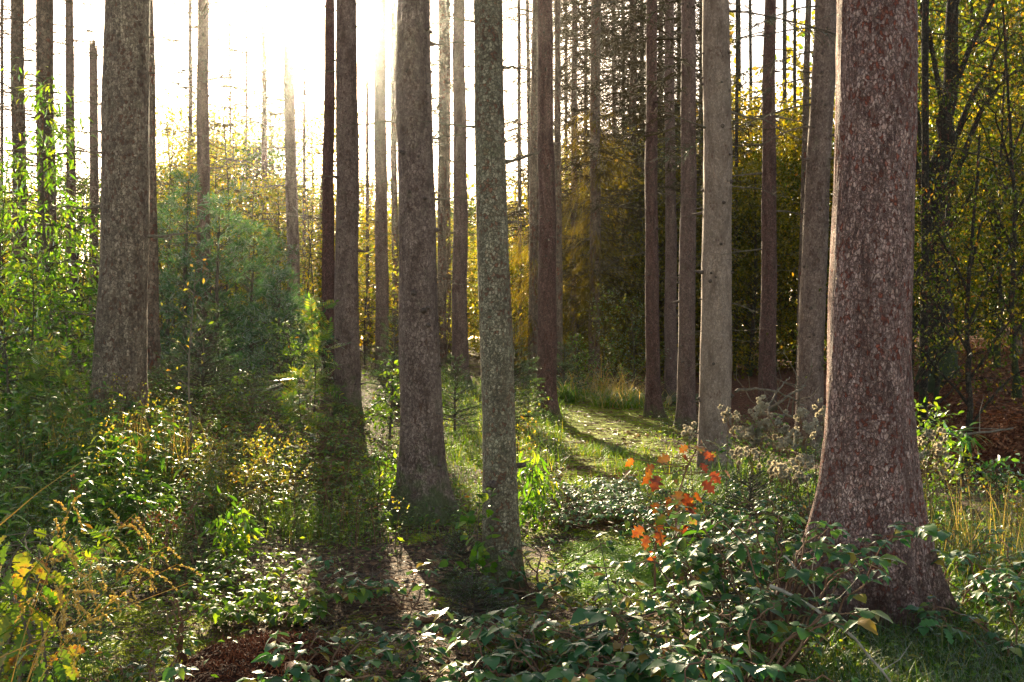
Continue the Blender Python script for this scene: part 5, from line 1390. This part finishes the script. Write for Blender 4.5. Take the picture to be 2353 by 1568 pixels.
seed_grass("dry grass with feathery golden seed heads over the oak leaves at the left edge", 15, 3.6, [(0, .86, .30, .1, 13), (.02, .80, .24, -.05, 11), (-.03, .98, .22, .1, 12), (.0, .72, .38, 0, 10)], 1)
seed_grass("dry grass with hanging seed heads left of the dark herbs", 60, 4.2, [(0, .95, .42, .1, 13), (.05, .8, .52, .05, 11), (-.05, .98, .16, .2, 12), (0, .7, .6, .1, 9)], 2)
for lab, pts, mt in [("long pale green grass stalk arching down into the bottom-left corner", [(-20, 1310, 3.7), (80, 1400, 3.65), (150, 1480, 3.6), (225, 1590, 3.55)], 'grass'), ("bright green grass stalk bending from the oak leaves to the bottom edge", [(40, 1240, 3.9), (150, 1360, 3.8), (215, 1450, 3.75), (280, 1590, 3.7)], 'grass'),
                     ("long golden grass stalk slanting up across the mossy floor at the lower left", [(-20, 1520, 3.6), (140, 1450, 3.8), (300, 1390, 4.0), (432, 1340, 4.2)], 'grass_dry'), ("green-gold grass stalk slanting up left of the golden one", [(-20, 1475, 3.5), (110, 1390, 3.7), (240, 1300, 3.9), (330, 1225, 4.1)], 'grass'),
                     ("thin straight grass stalk rising towards the hanging seed heads", [(-10, 1215, 3.6), (90, 1130, 3.7), (190, 1060, 3.8)], 'grass_dry'), ("thin curved grass stalk at the left edge below the seed heads", [(-10, 1420, 3.6), (90, 1290, 3.7), (200, 1190, 3.8), (290, 1140, 3.9)], 'grass')]:
    pp = np.array([(wx(a, d), d, zpx(b, d)) for a, b, d in pts]); b0 = pp[0].copy(); q_ = np.linspace(0, 1, len(pp)); qq = np.linspace(0, 1, 16)
    cc_ = np.stack([np.interp(qq, q_, (pp - b0)[:, k]) for k in range(3)], 1)
    mb = MB(); tube(mb, cc_, .0019 * (1 - .6 * qq) + .0005, 5)
    tag(mb.build("grass_stalk", M[mt], loc=b0), lab, "grass stalk")

# ------------------------------------------------------------------ carpets: moss, clover, low leaves, litter, twigs
rg = np.random.default_rng(51)
def accept(n, x0, x1, d0, d1, f):
    D = d0 * (d1 / d0) ** rg.uniform(0, 1, n); px = rg.uniform(x0, x1, n)
    X = wx(px, D)
    k = rg.uniform(0, 1, n) < f(X, D)
    X = X[k]; D = D[k]
    return np.stack([X, D, terrain(X, D)], 1)


def mossy(X, Y):
    m, r = zones(X, Y)
    n = .5 + .5 * np.sin(X * 5.1 + 2 * np.sin(Y * 3.3)) * np.sin(Y * 4.7 + 2 * np.sin(X * 2.9))
    return np.clip((m - .25) * 1.8 + (n - .5) * .8, 0, 1)


O = accept(70000, -60, 2000, 4.2, 11, mossy)
mb = MB(); blades(mb, rg, O, .022, .006, .7, seg=2)
tag(mb.build("moss", M['moss']), "bright green moss cushions on the forest floor", "moss", kind="stuff")

def clover_zone(X, Y):
    px = X / Y * F + 1176.5
    return np.clip(1.6 * np.exp(-((px - 1415) / 100) ** 4 - ((Y - 7.0) / .75) ** 4), 0, 1)
O = accept(40000, 1250, 1560, 5.9, 8.2, clover_zone)
O[:, 2] += rg.uniform(.015, .06, len(O))
mb = MB(); scatter(mb, LEAF2, O, hdir(rg.uniform(0, 6.28, len(O))) + [0, 0, .15], rdir(rg, len(O), 1, .3), rg.uniform(.014, .03, len(O)))
tag(mb.build("clover_carpet", M['clover']), "carpet of tiny bright green leaves in front of the low strip of plants", "ground cover", kind="stuff")

def low_zone(X, Y):
    px = X / Y * F + 1176.5
    n = .5 + .5 * np.sin(X * 2.1 + 1.5 * np.sin(Y * 1.3)) * np.sin(Y * 1.9 + 1.7 * np.sin(X * 1.5))
    return np.clip((1 - .95 * bare(X, Y)) * (1 - clover_zone(X, Y * .98)) * (1 - (px > 900) * (px < 1650) * (Y < 7.9) * .9) * (.25 + 1.1 * n), 0, 1)
O = accept(90000, -100, 2450, 4.4, 26, low_zone)
px_ = O[:, 0] / O[:, 1] * F + 1176.5
O[:, 2] += rg.uniform(0, 1, len(O)) ** 1.3 * np.interp(px_, [0, 350, 800, 1100, 1700, 2353], [.42, .42, .30, .14, .22, .26]) * np.clip((O[:, 1] - 3) / 5, .4, 1)
mb = MB(); scatter(mb, LEAF2, O, hdir(rg.uniform(0, 6.28, len(O))) + np.array([0, 0, 1]) * rg.uniform(-.4, .4, (len(O), 1)), rdir(rg, len(O), 1, .4), rg.uniform(.025, .06, len(O)))
tag(mb.build("ground_cover", M['leaf_bramble_far']), "low leafy ground cover among the trees", "ground cover", kind="stuff")
k = rg.uniform(0, 1, len(O)) < .3
mb = MB(); sticks(mb, O[k] - np.stack([rg.normal(0, .02, k.sum()), rg.normal(0, .02, k.sum()), np.minimum(.3, O[k][:, 2] - terrain(O[k][:, 0], O[k][:, 1])) + .02], 1), O[k], .0016, .001)
tag(mb.build("undergrowth", M['stem_green']), "thin stems of the low ground cover", "undergrowth", kind="stuff")

O = accept(26000, -100, 2450, 4.2, 22, lambda X, Y: .25 + .75 * bare(X, Y) * (1 - zones(X, Y)[1]))
O[:, 2] += .006
mb = MB(); scatter(mb, LEAF2, O, hdir(rg.uniform(0, 6.28, len(O))) + np.array([0, 0, 1]) * rg.normal(0, .2, (len(O), 1)), rdir(rg, len(O), 1, .35), rg.uniform(.02, .055, len(O)))
tag(mb.build("leaf_litter", M['litter']), "brown fallen leaves on the forest floor", "leaf litter", kind="stuff")
D = rg.uniform(8.5, 25, 9000); X = wx(rg.uniform(1230, 1580, 9000) + (D - 12) * 2, D)
nn_ = np.sin(X * 2.7 + 2 * np.sin(D * 1.1)) * np.sin(D * 1.4 + 1.5 * np.sin(X * 1.7)) + rg.normal(0, .35, 9000)
kk = nn_ > np.where(D > 17, .55, .2); X = X[kk]; D = D[kk]; N = len(X)
mb = MB(); scatter(mb, LEAF2, np.stack([X, D, terrain(X, D) + .008], 1), hdir(rg.uniform(0, 6.28, N)) + np.array([0, 0, 1]) * rg.normal(0, .25, (N, 1)), rdir(rg, N, 1, .35), rg.uniform(.04, .10, N))
O = accept(2500, 1230, 1580, 8.5, 25, lambda X, Y: np.ones_like(X)); a = rg.uniform(0, 6.28, len(O)); sticks(mb, O + [0, 0, .01], O + [0, 0, .015] + hdir(a) * rg.uniform(.06, .3, (len(O), 1)), .005, .003)
tag(mb.build("path_litter", M['litter']), "brown leaves and twigs strewn along the mossy path", "leaf litter", kind="stuff")
O = accept(60000, 2060, 2500, 11, 40, lambda X, Y: zones(X, Y)[1])
O[:, 2] += .01
mb = MB(); scatter(mb, LEAF2, O, hdir(rg.uniform(0, 6.28, len(O))) + np.array([0, 0, 1]) * rg.normal(0, .25, (len(O), 1)), rdir(rg, len(O), 1, .35), rg.uniform(.05, .11, len(O)))
tag(mb.build("beech_litter", M['litter_red']), "red-brown beech leaves on the far bank", "leaf litter", kind="stuff")
O = accept(9000, -60, 2000, 4.2, 14, lambda X, Y: .15 + .85 * bare(X, Y))
a = rg.uniform(0, 6.28, len(O)); l = rg.uniform(.03, .16, len(O))
mb = MB(); sticks(mb, O + [0, 0, .006], O + hdir(a) * l[:, None] + np.array([0, 0, 1]) * rg.uniform(-.005, .03, (len(O), 1)), .0022, .0012)
tag(mb.build("twig_litter", M['deadwood']), "broken twigs strewn over the forest floor", "twig litter", kind="stuff")

# ------------------------------------------------------------------ dark soil mound at the bottom
rg = np.random.default_rng(61)
mm, nt, out = new_mat("peaty_soil")
tc = nt.nodes.new("ShaderNodeTexCoord"); nz = nt.nodes.new("ShaderNodeTexNoise"); nz.inputs["Scale"].default_value = 40; nz.inputs["Detail"].default_value = 8
nt.links.new(tc.outputs["Object"], nz.inputs["Vector"])
bs = nt.nodes.new("ShaderNodeBsdfPrincipled"); bs.inputs["Roughness"].default_value = 1; bs.inputs["Specular IOR Level"].default_value = .1
nt.links.new(ramp(nt, nz.outputs[0], [(.3, (.018, .008, .005)), (.55, (.055, .022, .012)), (.75, (.13, .055, .03))]).outputs[0], bs.inputs["Base Color"])
bp = nt.nodes.new("ShaderNodeBump"); bp.inputs["Distance"].default_value = .05; nt.links.new(nz.outputs[0], bp.inputs["Height"]); nt.links.new(bp.outputs[0], bs.inputs["Normal"])
nt.links.new(bs.outputs[0], out.inputs[0])
base = P(615, 4.85)
n = 90
u = np.linspace(-1, 1, n)
U, V_ = np.meshgrid(u, u)
r2 = U ** 2 + V_ ** 2
hgt = .13 * np.clip(1 - r2, 0, 1) ** .7
for q in range(14):
    f = rg.uniform(4, 26, 2); p = rg.uniform(0, 6.28, 2)
    hgt += (.012 * 8 / f.sum()) * np.sin(U * f[0] + p[0] + 1.5 * np.sin(V_ * f[1] * .7)) * np.sin(V_ * f[1] + p[1]) * np.clip(1.1 - r2, 0, 1)
hgt += rg.normal(0, .006, hgt.shape) * np.clip(1.05 - r2, 0, 1) - .04 * np.clip(r2 - .75, 0, 1)
X = (U * .46).reshape(-1); Y = (V_ * .55).reshape(-1)
Z = terrain(X + base.x, Y + base.y) - base.z + hgt.reshape(-1)
ii, jj = np.meshgrid(np.arange(n - 1), np.arange(n - 1)); a0 = (jj * n + ii).reshape(-1)
mb = MB(); mb.add(np.stack([X, Y, Z], 1), np.stack([a0, a0 + 1, a0 + n + 1, a0 + n], 1))
tag(mb.build("earth_mound", mm, loc=base), kind="structure")
N = 2600
O = np.stack([rg.normal(0, .24, N), rg.normal(0, .28, N), np.zeros(N)], 1)
O[:, 2] = terrain(O[:, 0] + base.x, O[:, 1] + base.y) - base.z + .13 * np.clip(1 - (O[:, 0] / .46) ** 2 - (O[:, 1] / .55) ** 2, 0, 1) ** .7 + rg.uniform(-.005, .02, N)
mb = MB(); sticks(mb, O, O + rdir(rg, N, .3) * rg.uniform(.012, .04, (N, 1)), .002, .001)
tag(mb.build("root_debris", M['litter_red'], loc=base), "crumbly root fibres on the dark soil", "debris", kind="stuff")

# ------------------------------------------------------------------ fallen wood
def fallen(name, label, pts, r, mat, twigs=0, seed=0, cat="branch", tw=(.2, .6)):
    rg = np.random.default_rng(seed)
    pts = np.array(pts, float); base = pts[0].copy()
    pts = pts - base; t = np.linspace(0, 1, len(pts)); tt = np.linspace(0, 1, 14)
    cur = np.stack([np.interp(tt, t, pts[:, k]) for k in range(3)], 1) + rg.normal(0, r * .5, (14, 3))
    mb = MB(); tube(mb, cur, r * (1 - .55 * tt), 8)
    for q in range(twigs):
        i = rg.integers(2, 13); d = nrm(rg.normal(size=3) + [0, 0, .3]); l = rg.uniform(*tw)
        m_ = cur[i] + d * l * .5
        sticks(mb, [cur[i], m_], [m_, m_ + nrm(d + rg.normal(0, .3, 3)) * l * .5], [r * .35, r * .25], [r * .25, r * .1], k=4)
    return tag(mb.build(name, M[mat], loc=base), label, cat)


p0 = P(1532, 24); p1 = P(1610, 23)
root = thing("fallen_log", "pale-ended fallen log behind the four path-side trunks", "log", P(1538, 23, .12))
mb = MB(); e = np.array([1.6, .9, .05]); tube(mb, [(0, 0, 0), e * .5, e], [.11, .105, .1], 14, cap=False); mb.build("trunk", M['bark_far'], root, smooth=True)
mb = MB(); an = np.arange(14) * 2 * PI / 14; dd = nrm(e); uu = nrm(np.cross(dd, [0, 0, 1])); ww = np.cross(dd, uu)
ring = .108 * (np.cos(an)[:, None] * uu + np.sin(an)[:, None] * ww)
mb.add(np.concatenate([ring - dd * .005, [[0, 0, 0]]]), [((j + 1) % 14, j, 14) for j in range(14)]); mb.build("cut_end", M['snapped'], root)
D = 13.5
def Q(px, py, d): return (wx(px, d), d, zpx(py, d))
fallen("fallen_branch", "long pale dead branch slanting up to the leaning tan trunk", [Q(1755, 950, 13), Q(1790, 925, 13), Q(1830, 900, 13.2), Q(1850, 885, 13.6)], .022, 'deadwood', 5, 1)
fallen("fallen_branch", "arched dead branch lowest in the tangle behind the hemp agrimony", [Q(1690, 900, 12.6), Q(1740, 893, 12.8), Q(1800, 905, 13), Q(1850, 935, 13)], .02, 'deadwood', 6, 2)
fallen("fallen_branch", "thick lying dead branch under the tangle behind the hemp agrimony", [Q(1730, 945, 12.4), Q(1790, 955, 12.5), Q(1850, 965, 12.8)], .03, 'deadwood', 6, 3)
fallen("fallen_branch", "upright forked dead branch in the tangle", [Q(1765, 960, 12.2), Q(1768, 925, 12.4), Q(1800, 880, 12.7), Q(1815, 868, 12.9)], .014, 'deadwood', 4, 4)
fallen("dry_stalk", "long pale dead stalk crossing in front of the massive trunk's foot", [Q(1770, 1345, 4.7), Q(1860, 1390, 4.6), Q(1950, 1450, 4.4), Q(2050, 1568, 4.2), Q(2090, 1620, 4.1)], .009, 'deadpale', 3, 5, "stalk", (.1, .3))
fallen("dry_stalk", "thin pale stalk forking over the massive trunk's left root", [Q(1800, 1275, 4.75), Q(1850, 1330, 4.7), Q(1885, 1395, 4.6)], .006, 'deadpale', 3, 6, "stalk", (.1, .3))
fallen("fallen_branch", "dead branch lying inside the foreground brambles", [Q(1330, 1440, 4.9), Q(1450, 1420, 4.9), Q(1560, 1390, 5.0), Q(1700, 1360, 5.1)], .012, 'twig', 6, 7)
fallen("fallen_branch", "short curved dead stick on the moss before the slope brambles", [P(715, 9.3, .1), P(722, 9.0, .05), P(745, 8.8, .03)], .016, 'deadpale', 2, 8)
fallen("fallen_branch", "thin dark stick leaning over the litter between the trailing brambles", [P(745, 6.1, .03), P(800, 6.2, .06), P(880, 6.6, .10)], .007, 'twig', 3, 9)
fallen("fallen_branch", "weathered stick lying on the moss near the bottom edge", [P(330, 4.7, .02), P(400, 4.72, .02), P(470, 4.8, .03)], .006, 'deadpale', 2, 10, "branch", (.05, .15))
fallen("fallen_branch", "fallen branch lying across the stream bed right of the massive trunk", [Q(2110, 985, 10.5), Q(2200, 1000, 10.8), Q(2330, 985, 11.5)], .02, 'deadwood', 5, 11)
# spruce cones on the litter
rg = np.random.default_rng(71)
LC = ["spruce cone on the litter below the slim trunk's foot", "spruce cone left of the dark spruce seedling at the slim trunk's foot", "spruce cone lying at the edge of the foreground brambles"]
for i, (px, D) in enumerate([(965, 5.75), (1000, 6.0), (905, 5.0)]):
    mb = MB(); n = 9; t = np.linspace(0, 1, n); r = .017 * np.sin(PI * (t * .85 + .12))
    tube(mb, np.stack([t * .1, t * .03, np.full(n, .016)], 1), r, 9)
    so = np.stack([np.repeat(t, 8) * .1, np.repeat(t, 8) * .03, np.full(8 * n, .016)], 1)
    d = rdir(rg, len(so)); d[:, 0] *= .4
    scatter(mb, LEAF1, so, nrm(d + [.5, .15, 0]), rdir(rg, len(so)), .021)
    tag(mb.build("spruce_cone", M['litter'], loc=P(px, D)), LC[i], "cone").rotation_euler = (0, 0, i * 1.3)

# ------------------------------------------------------------------ haze added and shaped for the veiling glow round the sun
if HAZE > 0:
    hm = bpy.data.materials.new("glow_haze"); hm.use_nodes = True
    nt = hm.node_tree; nt.nodes.clear()
    out = nt.nodes.new("ShaderNodeOutputMaterial"); pv = nt.nodes.new("ShaderNodeVolumePrincipled")
    pv.inputs["Color"].default_value = (.97, .97, .93, 1); pv.inputs["Density"].default_value = HAZE; pv.inputs["Anisotropy"].default_value = .95
    nt.links.new(pv.outputs[0], out.inputs["Volume"])
    mb = MB()
    x0, x1, y0, y1, z0, z1 = -310, 310, -70, 430, -4, 45
    V = [(x, y, z) for z in (z0, z1) for y in (y0, y1) for x in (x0, x1)]
    mb.add(V, [(0, 2, 3, 1), (4, 5, 7, 6), (0, 1, 5, 4), (2, 6, 7, 3), (0, 4, 6, 2), (1, 3, 7, 5)])
    tag(mb.build("haze", hm), "thin haze added for the veiling glow round the sun", "haze", kind="stuff")
